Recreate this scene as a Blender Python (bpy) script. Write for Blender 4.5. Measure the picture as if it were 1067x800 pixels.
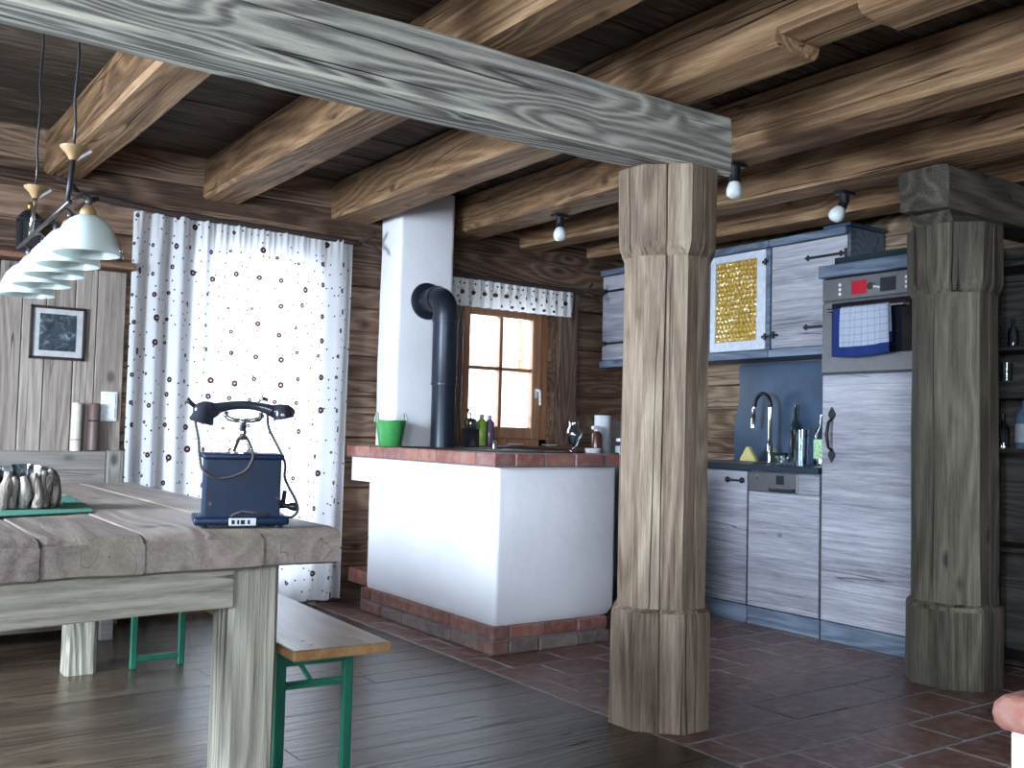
import bpy, bmesh, math, random
from mathutils import Vector, Matrix, noise
random.seed(7)
PI = math.pi
for o in list(bpy.data.objects): bpy.data.objects.remove(o)
S = bpy.context.scene
C = S.collection

# ------------------------------------------------------------ camera, world, lights, exposure
S.view_settings.view_transform = 'Standard'
S.view_settings.look = 'None'
S.view_settings.gamma = 1
S.view_settings.use_curve_mapping = False
S.view_settings.exposure = 0.38
cam_d = bpy.data.cameras.new('camera'); cam = bpy.data.objects.new('camera', cam_d); C.objects.link(cam)
cam_d.sensor_width = 36; cam_d.lens = 36 * 1035 / 1067; cam_d.clip_start = .02
f_ = 1035.0
Bv = Vector((1486.5, -88, -f_)).normalized()
Av = Vector((-722.5, -33, -f_)); Av = (Av - Bv * Av.dot(Bv)).normalized()
Zv = Bv.cross(Av)
M = Matrix((Bv, Av, Zv)).to_4x4()
M.translation = Vector((0, 0, 1.05))
cam.matrix_world = M
S.camera = cam

w = bpy.data.worlds.new('world'); S.world = w; w.use_nodes = True
wn = w.node_tree.nodes; wl = w.node_tree.links
bg = wn['Background']; bg.inputs[0].default_value = (.80, .90, 1, 1); bg.inputs[1].default_value = 3.6

def area(name, loc, direction, sx, sy, power, col=(.75, .87, 1), spread=PI):
    l = bpy.data.lights.new(name, 'AREA'); l.shape = 'RECTANGLE'; l.size = sx; l.size_y = sy
    l.energy = power; l.color = col; l.spread = spread
    o = bpy.data.objects.new(name, l); C.objects.link(o)
    o.location = loc; o.rotation_euler = Vector(direction).to_track_quat('-Z', 'Z').to_euler()
    return o
area('daylight_left_window', (-2.18, 3.1, 1.45), (1, .1, -.5), 1.5, 1.1, 290, spread=2.3)
area('daylight_left_window', (-2.18, -.7, 1.45), (1, .6, -.12), 1.1, 1.1, 165)
area('daylight_front_window', (-.8, -1.78, 1.5), (.3, 1, 0), 1.3, 1.1, 85)
area('daylight_door_window', (2.08, 5.95, 1.25), (0, -1, -.1), 1.0, 2.0, 42)
sun_d = bpy.data.lights.new('added_sun', 'SUN'); sun_d.energy = 5; sun_d.angle = .01; sun_d.color = (1, .95, .88)  # sun added only to brighten the hut wall outside the kitchen window
added_sun = bpy.data.objects.new('added_sun', sun_d); C.objects.link(added_sun); added_sun.rotation_euler = Vector((-.1, .62, -.78)).to_track_quat('-Z', 'Z').to_euler()
area('daylight_kitchen_window', (3.87, 5.98, 1.5), (0, -1, -.2), .7, .9, 26)

# ------------------------------------------------------------ materials
class NT:
    def __init__(s, name, rough=.6, metal=0, spec=.5):
        s.m = bpy.data.materials.new(name); s.m.use_nodes = True
        s.n = s.m.node_tree.nodes; s.l = s.m.node_tree.links
        s.b = s.n['Principled BSDF']
        s.b.inputs['Roughness'].default_value = rough; s.b.inputs['Metallic'].default_value = metal
        s.b.inputs['Specular IOR Level'].default_value = spec
    def put(s, sock, v):
        if v is None: return
        if isinstance(v, (int, float)): sock.default_value = v
        elif isinstance(v, (tuple, list)): sock.default_value = v
        else: s.l.new(v, sock)
    def math(s, op, a, b=None, c=None, clamp=False):
        n = s.n.new('ShaderNodeMath'); n.operation = op; n.use_clamp = clamp
        for i, v in enumerate((a, b, c)): s.put(n.inputs[i], v)
        return n.outputs[0]
    def vec(s, op, a, b=None):
        n = s.n.new('ShaderNodeVectorMath'); n.operation = op
        s.put(n.inputs[0], a); s.put(n.inputs[1], b)
        return n.outputs[0]
    def noise(s, v, scale, detail=2, rough=.5, dist=0):
        n = s.n.new('ShaderNodeTexNoise'); s.put(n.inputs['Vector'], v)
        n.inputs['Scale'].default_value = scale; n.inputs['Detail'].default_value = detail
        n.inputs['Roughness'].default_value = rough; n.inputs['Distortion'].default_value = dist
        return n.outputs['Fac']
    def vor(s, v, scale, rnd=1, feat='F1', dim='3D'):
        n = s.n.new('ShaderNodeTexVoronoi'); s.put(n.inputs['Vector'], v); n.feature = feat; n.voronoi_dimensions = dim
        n.inputs['Scale'].default_value = scale; n.inputs['Randomness'].default_value = rnd
        return n
    def ramp(s, f, stops):
        n = s.n.new('ShaderNodeValToRGB'); s.put(n.inputs[0], f)
        e = n.color_ramp.elements
        while len(e) < len(stops): e.new(.5)
        for i, (p, c) in enumerate(stops):
            e[i].position = p; e[i].color = (c[0], c[1], c[2], 1) if isinstance(c, (tuple, list)) else (c, c, c, 1)
        return n.outputs[0]
    def mix(s, f, a, b, mode='MIX'):
        n = s.n.new('ShaderNodeMix'); n.data_type = 'RGBA'; n.blend_type = mode
        s.put(n.inputs[0], f)
        for sock, v in ((n.inputs[6], a), (n.inputs[7], b)):
            if isinstance(v, tuple) and len(v) == 3: v = (*v, 1)
            s.put(sock, v)
        return n.outputs[2]
    def range(s, v, a, b, c=0, d=1):
        n = s.n.new('ShaderNodeMapRange'); s.put(n.inputs[0], v)
        for i, q in enumerate((a, b, c, d)): n.inputs[i + 1].default_value = q
        return n.outputs[0]
    def obj(s): return s.n.new('ShaderNodeTexCoord').outputs['Object']
    def uv(s): return s.n.new('ShaderNodeTexCoord').outputs['UV']
    def island(s): return s.n.new('ShaderNodeNewGeometry').outputs['Random Per Island']
    def orand(s): return s.n.new('ShaderNodeObjectInfo').outputs['Random']
    def bump(s, h, dist=.01, strength=1):
        n = s.n.new('ShaderNodeBump'); n.inputs['Distance'].default_value = dist; n.inputs['Strength'].default_value = strength
        s.put(n.inputs['Height'], h); s.l.new(n.outputs[0], s.b.inputs['Normal'])
    def col(s, c):
        if isinstance(c, tuple) and len(c) == 3: c = (*c, 1)
        s.put(s.b.inputs['Base Color'], c)

MATS = {}
def plain(name, c, rough=.5, metal=0, spec=.5, **kw):
    if name in MATS: return MATS[name]
    t = NT(name, rough, metal, spec)
    n = t.noise(t.obj(), kw.get('ns', 30), 3)
    v = kw.get('var', .12)
    t.col(t.mix(t.range(n, .3, .7), tuple(q * (1 - v) for q in c), tuple(min(1, q * (1 + v)) for q in c)))
    if 'emit' in kw:
        t.b.inputs['Emission Color'].default_value = (*kw['emit'], 1); t.b.inputs['Emission Strength'].default_value = kw.get('es', 1)
    if kw.get('bump'): t.bump(n, kw['bump'])
    MATS[name] = t.m; return t.m

def wood(name, dark, mid, light, axis='X', sc=1., rough=.75, grain=7., ringmix=.35, crack=.004, knots=.07, bump=.006, ivar=.25, stretch=.12, blotch=None, spec=.3):
    t = NT(name, rough, 0, spec)
    ax = 'XYZ'.index(axis)
    def sv(a, o=1.): return tuple((a if i == ax else o) * sc for i in range(3))
    co = t.obj()
    r = t.math('ADD', t.island(), t.orand())
    cmb = t.n.new('ShaderNodeCombineXYZ')
    for i, k in enumerate((13.1, 7.7, 19.3)): t.put(cmb.inputs[i], t.math('MULTIPLY', r, k))
    V = t.vec('ADD', t.vec('MULTIPLY', co, sv(stretch)), cmb.outputs[0])
    V2 = t.vec('ADD', t.vec('MULTIPLY', co, sv(.42)), cmb.outputs[0])
    VF = t.vec('ADD', t.vec('MULTIPLY', co, sv(.05)), cmb.outputs[0])
    kd = t.vor(V2, 2.6, 1).outputs['Distance']
    kd2 = t.vor(t.vec('ADD', t.vec('MULTIPLY', co, sv(.6)), cmb.outputs[0]), 4.6, 1).outputs['Distance']
    knot = t.math('MAXIMUM', t.range(kd2, .05, .05 + knots * 1.1, 1, 0), t.range(kd, .02, max(knots, .021), 1, 0))
    low = t.noise(V, 3.2, 2, .45)
    field = t.math('ADD', low, t.math('ADD', t.math('MULTIPLY', t.range(kd, 0, .28, 1, 0), .10), t.math('MULTIPLY', t.range(kd2, 0, .26, 1, 0), .028)))
    ring = t.math('MULTIPLY_ADD', t.math('SINE', t.math('ADD', t.math('MULTIPLY', field, grain * 3.2 * 2 * PI), t.math('MULTIPLY', t.noise(VF, 30, 2), 1.6))), .5, .5)
    ring = t.math('POWER', ring, 1.4)
    fiber = t.noise(VF, 95, 5, .75)
    macro = t.noise(V, 1.6, 4, .6, .5)
    f = t.math('ADD', t.math('MULTIPLY', ring, ringmix * .8), t.math('MULTIPLY', t.range(fiber, .3, .7), .36))
    f = t.math('ADD', f, t.math('MULTIPLY', t.range(macro, .25, .75), max(.05, .66 - ringmix)))
    f = t.math('ADD', f, t.math('MULTIPLY', t.math('SUBTRACT', t.island(), .5), ivar))
    colr = t.ramp(f, [(.12, dark), (.48, mid), (.85, light)])
    if blotch:
        colr = t.mix(t.range(t.noise(co, 3.0 * sc, 4, .6), .48, .66, 0, .7), colr, blotch)
    VC = t.vec('ADD', t.vec('MULTIPLY', co, sv(.03)), cmb.outputs[0])
    ck = t.noise(VC, 11, 2, .5, .1)
    ckm = t.range(t.math('ABSOLUTE', t.math('SUBTRACT', ck, .5)), 0, crack * 3, 1, 0)
    ckm = t.math('MULTIPLY', ckm, t.range(t.noise(t.vec('MULTIPLY', VC, (2.3, 2.3, 2.3)), 5, 2), .48, .58))
    dk = tuple(q * .35 for q in dark)
    colr = t.mix(t.math('MULTIPLY', ckm, .85), colr, dk)
    colr = t.mix(t.math('MULTIPLY', knot, .75), colr, dk)
    t.col(colr)
    h = t.math('SUBTRACT', t.math('ADD', t.math('MULTIPLY', ring, .45), t.math('MULTIPLY', fiber, .8)), t.math('MULTIPLY', ckm, 1.5))
    t.bump(h, bump)
    t.b.inputs['Roughness'].default_value = rough
    MATS[name] = t.m
    return t.m

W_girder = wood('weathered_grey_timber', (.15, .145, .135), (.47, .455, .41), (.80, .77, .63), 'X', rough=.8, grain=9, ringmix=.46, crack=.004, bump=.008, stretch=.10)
W_post = wood('weathered_post_timber', (.045, .03, .02), (.20, .148, .108), (.40, .33, .25), 'Z', rough=.8, grain=4, ringmix=.22, crack=.006, bump=.004, stretch=.11, knots=.08)
W_postdark = wood('green_grey_post_timber', (.03, .027, .02), (.13, .115, .088), (.26, .235, .185), 'Z', rough=.8, grain=4, ringmix=.22, crack=.006, bump=.004, stretch=.11, knots=.08)
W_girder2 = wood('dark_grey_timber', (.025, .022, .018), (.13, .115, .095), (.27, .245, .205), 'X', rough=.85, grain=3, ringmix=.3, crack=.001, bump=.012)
W_beam = wood('brown_beam_timber', (.05, .027, .015), (.225, .128, .066), (.44, .29, .17), 'Y', rough=.7, grain=5, ringmix=.27, crack=.004, bump=.006, stretch=.09)
W_ceil = wood('dark_ceiling_board', (.018, .012, .008), (.058, .041, .029), (.13, .10, .076), 'X', rough=.85, ringmix=.3)
W_log = wood('brown_log_timber', (.045, .025, .016), (.15, .09, .06), (.29, .19, .135), 'X', rough=.75, grain=6, ringmix=.33, crack=.005, ivar=.4)
W_logY = wood('brown_log_timber_side', (.06, .038, .024), (.22, .15, .10), (.38, .29, .215), 'Y', rough=.75, grain=6, ringmix=.33, crack=.005, ivar=.4)
W_panel = wood('grey_brown_panelling', (.12, .095, .082), (.26, .22, .195), (.38, .335, .30), 'Z', rough=.7, grain=5, ringmix=.22, crack=.002, ivar=.35, bump=.003)
W_panelX = wood('grey_bench_board', (.10, .09, .085), (.19, .175, .165), (.27, .25, .24), 'X', rough=.65, grain=4, ringmix=.2, crack=.001, bump=.002)
W_cab = wood('grey_blue_cabinet_wood', (.07, .07, .092), (.27, .272, .32), (.48, .485, .54), 'Y', rough=.45, grain=4, ringmix=.14, crack=.002, knots=.04, bump=.002, stretch=.06, ivar=.1, spec=.4)
W_cabtrim = wood('blue_grey_cabinet_trim', (.045, .06, .09), (.12, .155, .22), (.24, .29, .37), 'Y', rough=.5, grain=6, ringmix=.25, bump=.002)
W_table = wood('worn_table_top', (.07, .055, .05), (.20, .16, .145), (.36, .30, .265), 'Y', rough=.42, grain=3, ringmix=.2, crack=.0006, ivar=.3, bump=.003, blotch=(.30, .27, .19))
W_apron = wood('pale_grey_apron_wood', (.15, .135, .11), (.35, .325, .27), (.52, .48, .40), 'X', rough=.6, grain=5, ringmix=.22, crack=.003, bump=.003)
W_leg = wood('pale_weathered_leg_wood', (.12, .105, .08), (.33, .31, .255), (.52, .50, .41), 'Z', rough=.7, grain=7, ringmix=.4, crack=.01, bump=.006)
W_floor = wood('dark_floor_board', (.018, .013, .009), (.05, .035, .024), (.10, .075, .048), 'X', rough=.24, grain=5, ringmix=.3, crack=.002, ivar=.3, bump=.0015, spec=.5)
W_bench = wood('varnished_bench_pine', (.12, .058, .026), (.25, .135, .06), (.35, .21, .11), 'Y', rough=.28, grain=4, ringmix=.2, crack=.001, bump=.001)
W_win = wood('orange_pine_window', (.22, .10, .05), (.40, .20, .11), (.52, .29, .18), 'Z', rough=.45, grain=4, ringmix=.2, crack=.001, bump=.001)
W_drift = wood('driftwood', (.06, .045, .04), (.24, .20, .18), (.45, .41, .38), 'Z', sc=5, rough=.8, grain=4, crack=.004, bump=.004)
W_branch = plain('dark_branch_bark', (.03, .018, .015), .8, ns=60, var=.4, bump=.003)
ironm = plain('black_wrought_iron', (.018, .02, .026), .5, .4)
chrome = plain('chrome', (.75, .78, .8), .12, 1, var=.03)
steel = plain('brushed_steel', (.22, .225, .24), .35, .8, var=.05)
greenp = plain('green_painted_steel', (.012, .12, .075), .4, ns=12)
black = plain('black_enamel', (.012, .013, .018), .35)

def mk_plaster():
    t = NT('white_plaster', .85, 0, .2)
    n = t.noise(t.obj(), 2.5, 4); n2 = t.noise(t.obj(), 14, 4)
    t.col(t.mix(t.range(n, .3, .7), (.74, .745, .80), (.81, .81, .855)))
    t.bump(t.math('ADD', n2, n), .0028)
    return t.m
plaster = mk_plaster()
def mk_brick(name, a, b, c):
    t = NT(name, .7, 0, .3)
    i = t.math('FRACT', t.math('MULTIPLY', t.island(), 7.3))
    n = t.noise(t.obj(), 18, 4, .6); n2 = t.noise(t.obj(), 90, 2)
    base = t.ramp(i, [(0, a), (.5, b), (1, c)])
    base = t.mix(t.range(n, .45, .72, 0, .6), base, (.32, .25, .23))
    base = t.mix(t.range(n, .2, .42, .5, 0), base, tuple(q * .4 for q in a))
    t.col(base); t.bump(t.math('ADD', n, t.math('MULTIPLY', n2, .3)), .004)
    return t.m
brick = mk_brick('red_brick', (.17, .055, .045), (.31, .13, .10), (.22, .10, .095))
tile = mk_brick('terracotta_tile', (.11, .045, .038), (.17, .08, .062), (.13, .066, .056))
tile.node_tree.nodes['Principled BSDF'].inputs['Roughness'].default_value = .32
grout = plain('grey_grout', (.26, .28, .29), .9, ns=40)
mortar = plain('mortar', (.19, .18, .18), .9, ns=40, bump=.003)

def mk_glass(name, tint=(1, 1, 1), gl=.10, rough=.02):
    t = NT(name); n = t.n; out = n['Material Output']
    tr = n.new('ShaderNodeBsdfTransparent'); tr.inputs[0].default_value = (*tint, 1)
    gs = n.new('ShaderNodeBsdfGlossy'); gs.inputs['Roughness'].default_value = rough
    fr = n.new('ShaderNodeLayerWeight'); fr.inputs[0].default_value = .35
    mx = n.new('ShaderNodeMixShader')
    t.put(mx.inputs[0], t.math('ADD', t.math('MULTIPLY', fr.outputs['Fresnel'], .8), gl, clamp=True))
    t.l.new(tr.outputs[0], mx.inputs[1]); t.l.new(gs.outputs[0], mx.inputs[2]); t.l.new(mx.outputs[0], out.inputs[0])
    return t.m
glass = mk_glass('clear_glass', gl=.04)
vessel = mk_glass('vessel_glass', (.86, .92, .95), gl=.07)
green_glass = mk_glass('green_glass', (.35, .55, .38), gl=.12)

def mk_cloth(name, dots=True, base=(.80, .82, .86), tl=.55):
    t = NT(name, .9, 0, .1); n = t.n
    u = t.uv()
    c = None
    if dots:
        v1 = t.vor(u, 7.0, .5, dim='2D')
        sel = t.math('GREATER_THAN', t.math('FRACT', t.math('MULTIPLY', t.vec('MULTIPLY', v1.outputs['Color'], (1, 0, 0)), 1)), -1)
        sep = n.new('ShaderNodeSeparateColor'); t.l.new(v1.outputs['Color'], sep.inputs[0])
        rad = t.math('MULTIPLY_ADD', sep.outputs[0], .085, .055)
        d1 = t.math('LESS_THAN', v1.outputs['Distance'], rad)
        hole = t.math('LESS_THAN', v1.outputs['Distance'], t.math('MULTIPLY', rad, .30))
        d1 = t.math('SUBTRACT', d1, t.math('MULTIPLY', hole, .45))
        v2 = t.vor(u, 16, .75, dim='2D')
        sep2 = n.new('ShaderNodeSeparateColor'); t.l.new(v2.outputs['Color'], sep2.inputs[0])
        d2 = t.math('MULTIPLY', t.math('LESS_THAN', v2.outputs['Distance'], .085), t.math('GREATER_THAN', sep2.outputs[1], .3))
        d = t.math('MAXIMUM', d1, d2)
        c = t.mix(d, base, (.06, .022, .025))
    dif = n.new('ShaderNodeBsdfDiffuse'); trl = n.new('ShaderNodeBsdfTranslucent'); mx = n.new('ShaderNodeMixShader')
    for s_ in (dif, trl):
        if c is not None: t.l.new(c, s_.inputs[0])
        else: s_.inputs[0].default_value = (*base, 1)
    mx.inputs[0].default_value = tl
    t.l.new(dif.outputs[0], mx.inputs[1]); t.l.new(trl.outputs[0], mx.inputs[2]); t.l.new(mx.outputs[0], n['Material Output'].inputs[0])
    return t.m
curtain_m = mk_cloth('dotted_curtain_cloth')
def mk_valance():
    t = NT('valance_cloth', .9, 0, .1); n = t.n
    sp = n.new('ShaderNodeSeparateXYZ'); t.l.new(t.uv(), sp.inputs[0]); U, V = sp.outputs[0], sp.outputs[1]
    def row(per, off, zc, r):
        du = t.math('MULTIPLY', t.math('SUBTRACT', t.math('FRACT', t.math('DIVIDE', t.math('ADD', U, off), per)), .5), per)
        dv = t.math('SUBTRACT', V, zc)
        return t.math('LESS_THAN', t.math('SQRT', t.math('ADD', t.math('MULTIPLY', du, du), t.math('MULTIPLY', dv, dv))), r)
    d = None
    for a in ((.088, 0, 1.962, .015), (.044, .01, 2.018, .0065), (.088, .044, 1.93, .006), (.088, .03, 1.893, .010), (.044, .02, 1.985, .004)):
        q = row(*a); d = q if d is None else t.math('MAXIMUM', d, q)
    c = t.mix(d, (.80, .80, .80), (.07, .035, .035))
    dif = n.new('ShaderNodeBsdfDiffuse'); trl = n.new('ShaderNodeBsdfTranslucent'); mx = n.new('ShaderNodeMixShader'); mx.inputs[0].default_value = .4
    t.l.new(c, dif.inputs[0]); t.l.new(c, trl.inputs[0])
    t.l.new(dif.outputs[0], mx.inputs[1]); t.l.new(trl.outputs[0], mx.inputs[2]); t.l.new(mx.outputs[0], n['Material Output'].inputs[0])
    return t.m
valance_m = mk_valance()
def mk_shade():
    t = NT('frosted_lamp_glass', .3); n = t.n
    trl = n.new('ShaderNodeBsdfTranslucent'); trl.inputs[0].default_value = (.70, .76, .74, 1)
    t.col((.62, .68, .67)); mx = n.new('ShaderNodeMixShader'); mx.inputs[0].default_value = .45
    t.l.new(t.b.outputs[0], mx.inputs[1]); t.l.new(trl.outputs[0], mx.inputs[2]); t.l.new(mx.outputs[0], n['Material Output'].inputs[0])
    return t.m
shade_m = mk_shade()

# ------------------------------------------------------------ geometry helpers
ORG = {}
def NB(): return bmesh.new()
def box(bm, x0, x1, y0, y1, z0, z1, bev=0, seg=1):
    r = bmesh.ops.create_cube(bm, size=1)
    vs = r['verts']
    for v in vs:
        v.co = Vector((x0 + (v.co.x + .5) * (x1 - x0), y0 + (v.co.y + .5) * (y1 - y0), z0 + (v.co.z + .5) * (z1 - z0)))
    if bev:
        es = list({e for v in vs for e in v.link_edges})
        r2 = bmesh.ops.bevel(bm, geom=es, offset=bev, segments=seg, affect='EDGES', profile=.6)
        vs = list({v for f in r2['faces'] for v in f.verts})
    return vs
def loft(bm, rings, close=False, caps=True):
    R = [[bm.verts.new(p) for p in r] for r in rings]
    n = len(R[0])
    pairs = list(zip(R, R[1:])) + ([(R[-1], R[0])] if close else [])
    for a, b in pairs:
        for i in range(n):
            j = (i + 1) % n
            bm.faces.new((a[i], a[j], b[j], b[i]))
    if caps and not close:
        bm.faces.new(R[0][::-1]); bm.faces.new(R[-1])
    return [v for r in R for v in r]
def lathe(bm, prof, c=(0, 0, 0), seg=24, caps=True):
    rings = []
    for r, z in prof:
        r = max(r, .0004)
        rings.append([Vector((c[0] + r * math.cos(2 * PI * i / seg), c[1] + r * math.sin(2 * PI * i / seg), c[2] + z)) for i in range(seg)])
    return loft(bm, rings, caps=caps)
def tube(bm, pts, r, seg=10, caps=True):
    pts = [Vector(p) for p in pts]
    rs = r if isinstance(r, (list, tuple)) else [r] * len(pts)
    rings = []; up = None
    for i, p in enumerate(pts):
        t = (pts[min(i + 1, len(pts) - 1)] - pts[max(i - 1, 0)]).normalized()
        if up is None:
            up = Vector((0, 0, 1)) if abs(t.z) < .9 else Vector((1, 0, 0))
        a = t.cross(up).normalized(); b = a.cross(t).normalized(); up = b
        rings.append([p + rs[i] * (a * math.cos(2 * PI * k / seg) + b * math.sin(2 * PI * k / seg)) for k in range(seg)])
    return loft(bm, rings, caps=caps)
def prism(bm, pts, axis, a, b):
    def P(u, v, h):
        return {'X': Vector((h, u, v)), 'Y': Vector((u, h, v)), 'Z': Vector((u, v, h))}[axis]
    return loft(bm, [[P(u, v, a) for u, v in pts], [P(u, v, b) for u, v in pts]])
def ball(bm, c, r, sx=1, sy=1, sz=1, seg=16):
    m = Matrix.Translation(c) @ Matrix.Diagonal((r * sx, r * sy, r * sz, 1))
    return bmesh.ops.create_uvsphere(bm, u_segments=seg, v_segments=seg // 2 + 2, radius=1, matrix=m)['verts']
def jit(p, amp, s=(1, 1, 1), seed=0):
    q = Vector((p.x * s[0] + seed * 3.1, p.y * s[1] + seed * 5.3, p.z * s[2] + seed * 1.7))
    return noise.noise_vector(q) * amp
def rectring(u0, u1, v0, v1, ch, n=4):
    cs = [(u0 + ch, v0), (u1 - ch, v0), (u1, v0 + ch), (u1, v1 - ch), (u1 - ch, v1), (u0 + ch, v1), (u0, v1 - ch), (u0, v0 + ch)]
    out = []
    for i in range(8):
        a = cs[i]; b = cs[(i + 1) % 8]; m = n if i % 2 == 0 else 1
        for k in range(m): out.append((a[0] + (b[0] - a[0]) * k / m, a[1] + (b[1] - a[1]) * k / m))
    return out
def hewn(bm, axis, stations, ch=.015, amp=.006, n=4, seed=0):
    """stations: (along, u0, u1, v0, v1)"""
    rings = []
    sc = {'X': (1.2, 9, 9), 'Y': (9, 1.2, 9), 'Z': (9, 9, 1.2)}[axis]
    for st in stations:
        h, u0, u1, v0, v1 = st
        ring = []
        for u, v in rectring(u0, u1, v0, v1, ch, n):
            p = {'X': Vector((h, u, v)), 'Y': Vector((u, h, v)), 'Z': Vector((u, v, h))}[axis]
            d = jit(p, amp, sc, seed) + jit(p, amp * .5, tuple(q * 3 for q in sc), seed + 9)
            d['XYZ'.index(axis)] *= .2
            ring.append(p + d)
        rings.append(ring)
    vs = loft(bm, rings)
    return vs
def lin(a, b, n): return [a + (b - a) * i / (n - 1) for i in range(n)]

def finish(o, smooth):
    me = o.data
    for p in me.polygons: p.use_smooth = bool(smooth)
    if smooth and smooth is not True:
        try: me.set_sharp_from_angle(angle=math.radians(smooth))
        except Exception: pass
def obj(name, bm, m, parent=None, label=None, cat=None, group=None, kind=None, smooth=False, local=False, uv=None):
    bmesh.ops.recalc_face_normals(bm, faces=bm.faces)
    off = Vector((0, 0, 0))
    if parent is None:
        xs = [v.co for v in bm.verts]
        off = Vector(((min(v.x for v in xs) + max(v.x for v in xs)) / 2, (min(v.y for v in xs) + max(v.y for v in xs)) / 2, min(v.z for v in xs)))
        if kind == 'structure': off = Vector((0, 0, 0))
    else: off = ORG[parent.name]
    if not local: bmesh.ops.translate(bm, vec=-off, verts=bm.verts)
    me = bpy.data.meshes.new(name); bm.to_mesh(me); bm.free()
    me.materials.append(m)
    o = bpy.data.objects.new(name, me); C.objects.link(o)
    ORG[o.name] = off.copy()
    if parent is None:
        o.location = off if not local else (0, 0, 0)
    else: o.parent = parent
    if label: o['label'] = label
    if cat: o['category'] = cat
    if group: o['group'] = group
    if kind: o['kind'] = kind
    finish(o, smooth)
    return o
def thing(name, label, cat, loc=(0, 0, 0), rz=0, group=None, kind=None):
    o = bpy.data.objects.new(name, None); C.objects.link(o); o.empty_display_size = .1
    o.location = loc; o.rotation_euler = (0, 0, rz)
    o['label'] = label; o['category'] = cat
    if group: o['group'] = group
    if kind: o['kind'] = kind
    ORG[o.name] = Vector(loc)
    return o
def dup(root, loc=None, rz=None, label=None, group=None):
    def cp(o, par):
        c = o.copy(); C.objects.link(c)
        if par: c.parent = par
        ORG[c.name] = ORG[o.name].copy()
        for ch in [x for x in list(bpy.data.objects) if x.parent == o]: cp(ch, c)
        return c
    r = cp(root, None)
    if loc is not None: r.location = loc
    if rz is not None: r.rotation_euler = (0, 0, rz)
    if label: r['label'] = label
    if group: r['group'] = group
    return r

XL, XR, YN, YF = -2.0, 5.0, -1.6, 5.6
def st(name, bm, m, label, cat='wall', smooth=False): return obj(name, bm, m, None, label, cat, kind='structure', smooth=smooth)

# ------------------------------------------------------------ room shell
bm = NB()
y = YN; k = 0
while y < YF:
    wd = random.uniform(.13, .17); x = XL; y1 = min(y + wd, YF)
    while x < 2.47:
        x1 = min(x + random.uniform(1.4, 2.6), 2.47)
        if 2.47 - x1 < .4: x1 = 2.47
        box(bm, x + .0004, x1 - .0004, y + .0005, y1 - .0005, -.03, random.uniform(-.0006, .0003), .001)
        x = x1
    y = y1
box(bm, XL - .2, 2.47, YN - .2, YF + .1, -.12, -.012)
st('floor', bm, W_floor, 'dark glossy wooden floorboards of the dining side', 'floor')
bm = NB()
g = NB(); box(g, 2.47, XR + .1, YN - .2, YF + .1, -.12, -.002)
st('trim_1', g, grout, 'grey grout bed beneath the terracotta floor tiles', 'floor')
y = YN; row = 0
while y < YF:
    x = 2.28 + (.14 if row % 2 else 0)
    while x < XR:
        a, b = max(x, 2.475), min(x + .325, XR)
        if b - a > .03: box(bm, a + .005, b - .005, y + .006, y + .234, -.02, .0 + random.uniform(-.001, .001), .004)
        x += .325
    y += .24; row += 1
st('floor', bm, tile, 'dark terracotta tiles with grey joints on the kitchen side of the floor', 'floor')

def logwall(bm, axis, a0, a1, face, sgn, openings, z0=0, z1=2.62, depth=.10, hs=(.13, .19)):
    z = z0
    zs = [z0]
    while z < z1 - .05:
        z = min(z + random.uniform(*hs), z1); zs.append(z)
    for za, zb in zip(zs, zs[1:]):
        segs = [(a0, a1)]
        for (o0, o1, oz0, oz1) in openings:
            if zb > oz0 + .02 and za < oz1 - .02:
                ns = []
                for s0, s1 in segs:
                    if o0 > s0 and o0 < s1: ns.append((s0, o0))
                    if o1 > s0 and o1 < s1: ns.append((o1, s1))
                    if o1 <= s0 or o0 >= s1: ns.append((s0, s1))
                segs = ns
        j = random.uniform(-.006, .006)
        for s0, s1 in segs:
            f0 = face + j
            n = max(2, int((s1 - s0) / .25) + 1)
            sts = []
            for h in lin(s0, s1, n):
                lo, hi = (f0, f0 + depth * sgn) if sgn > 0 else (f0 + depth * sgn, f0)
                sts.append((h, lo, hi, za + .001, zb - .001))
            hewn(bm, axis, sts, ch=.007, amp=.005, n=2, seed=za)
def slab(bm, axis, a0, a1, f0, f1, openings, z0=-.1, z1=2.7):
    cuts = sorted({a0, a1} | {o[0] for o in openings} | {o[1] for o in openings})
    for p, q in zip(cuts, cuts[1:]):
        m = (p + q) / 2
        ops = sorted((o[2], o[3]) for o in openings if o[0] < m < o[1])
        z = z0
        for (oa, ob) in ops + [(z1, z1)]:
            if oa > z:
                if axis == 'X': box(bm, p, q, f0, f1, z, oa)
                else: box(bm, f0, f1, p, q, z, oa)
            z = ob
DO = (1.66, 2.50, .12, 2.1)      # glazed door behind the curtain
KO = (3.50, 4.27, .96, 1.98)     # kitchen window
bm = NB(); logwall(bm, 'X', XL, XR, YF, 1, [DO, KO]); slab(bm, 'X', XL - .2, XR + .2, YF + .05, YF + .3, [DO, KO])
st('wall_back', bm, W_log, 'brown squared log wall holding the curtained door and the kitchen window', smooth=35)
bm = NB(); logwall(bm, 'Y', YN, YF, XR, 1, []); slab(bm, 'Y', YN - .2, YF + .3, XR + .05, XR + .2, [])
st('wall_right', bm, W_logY, 'brown squared log wall behind the kitchen cabinets', smooth=35)
LO = [(2.3, 4.3, .85, 2.0), (-1.3, -.1, .85, 2.0)]
bm = NB(); logwall(bm, 'Y', YN, YF, XL, -1, LO); slab(bm, 'Y', YN - .2, YF + .3, XL - .2, XL - .05, LO)
st('wall_left', bm, W_logY, 'log wall on the left outside the photo with two windows', smooth=35)
FO = [(-1.5, -.1, .9, 2.1)]
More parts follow.
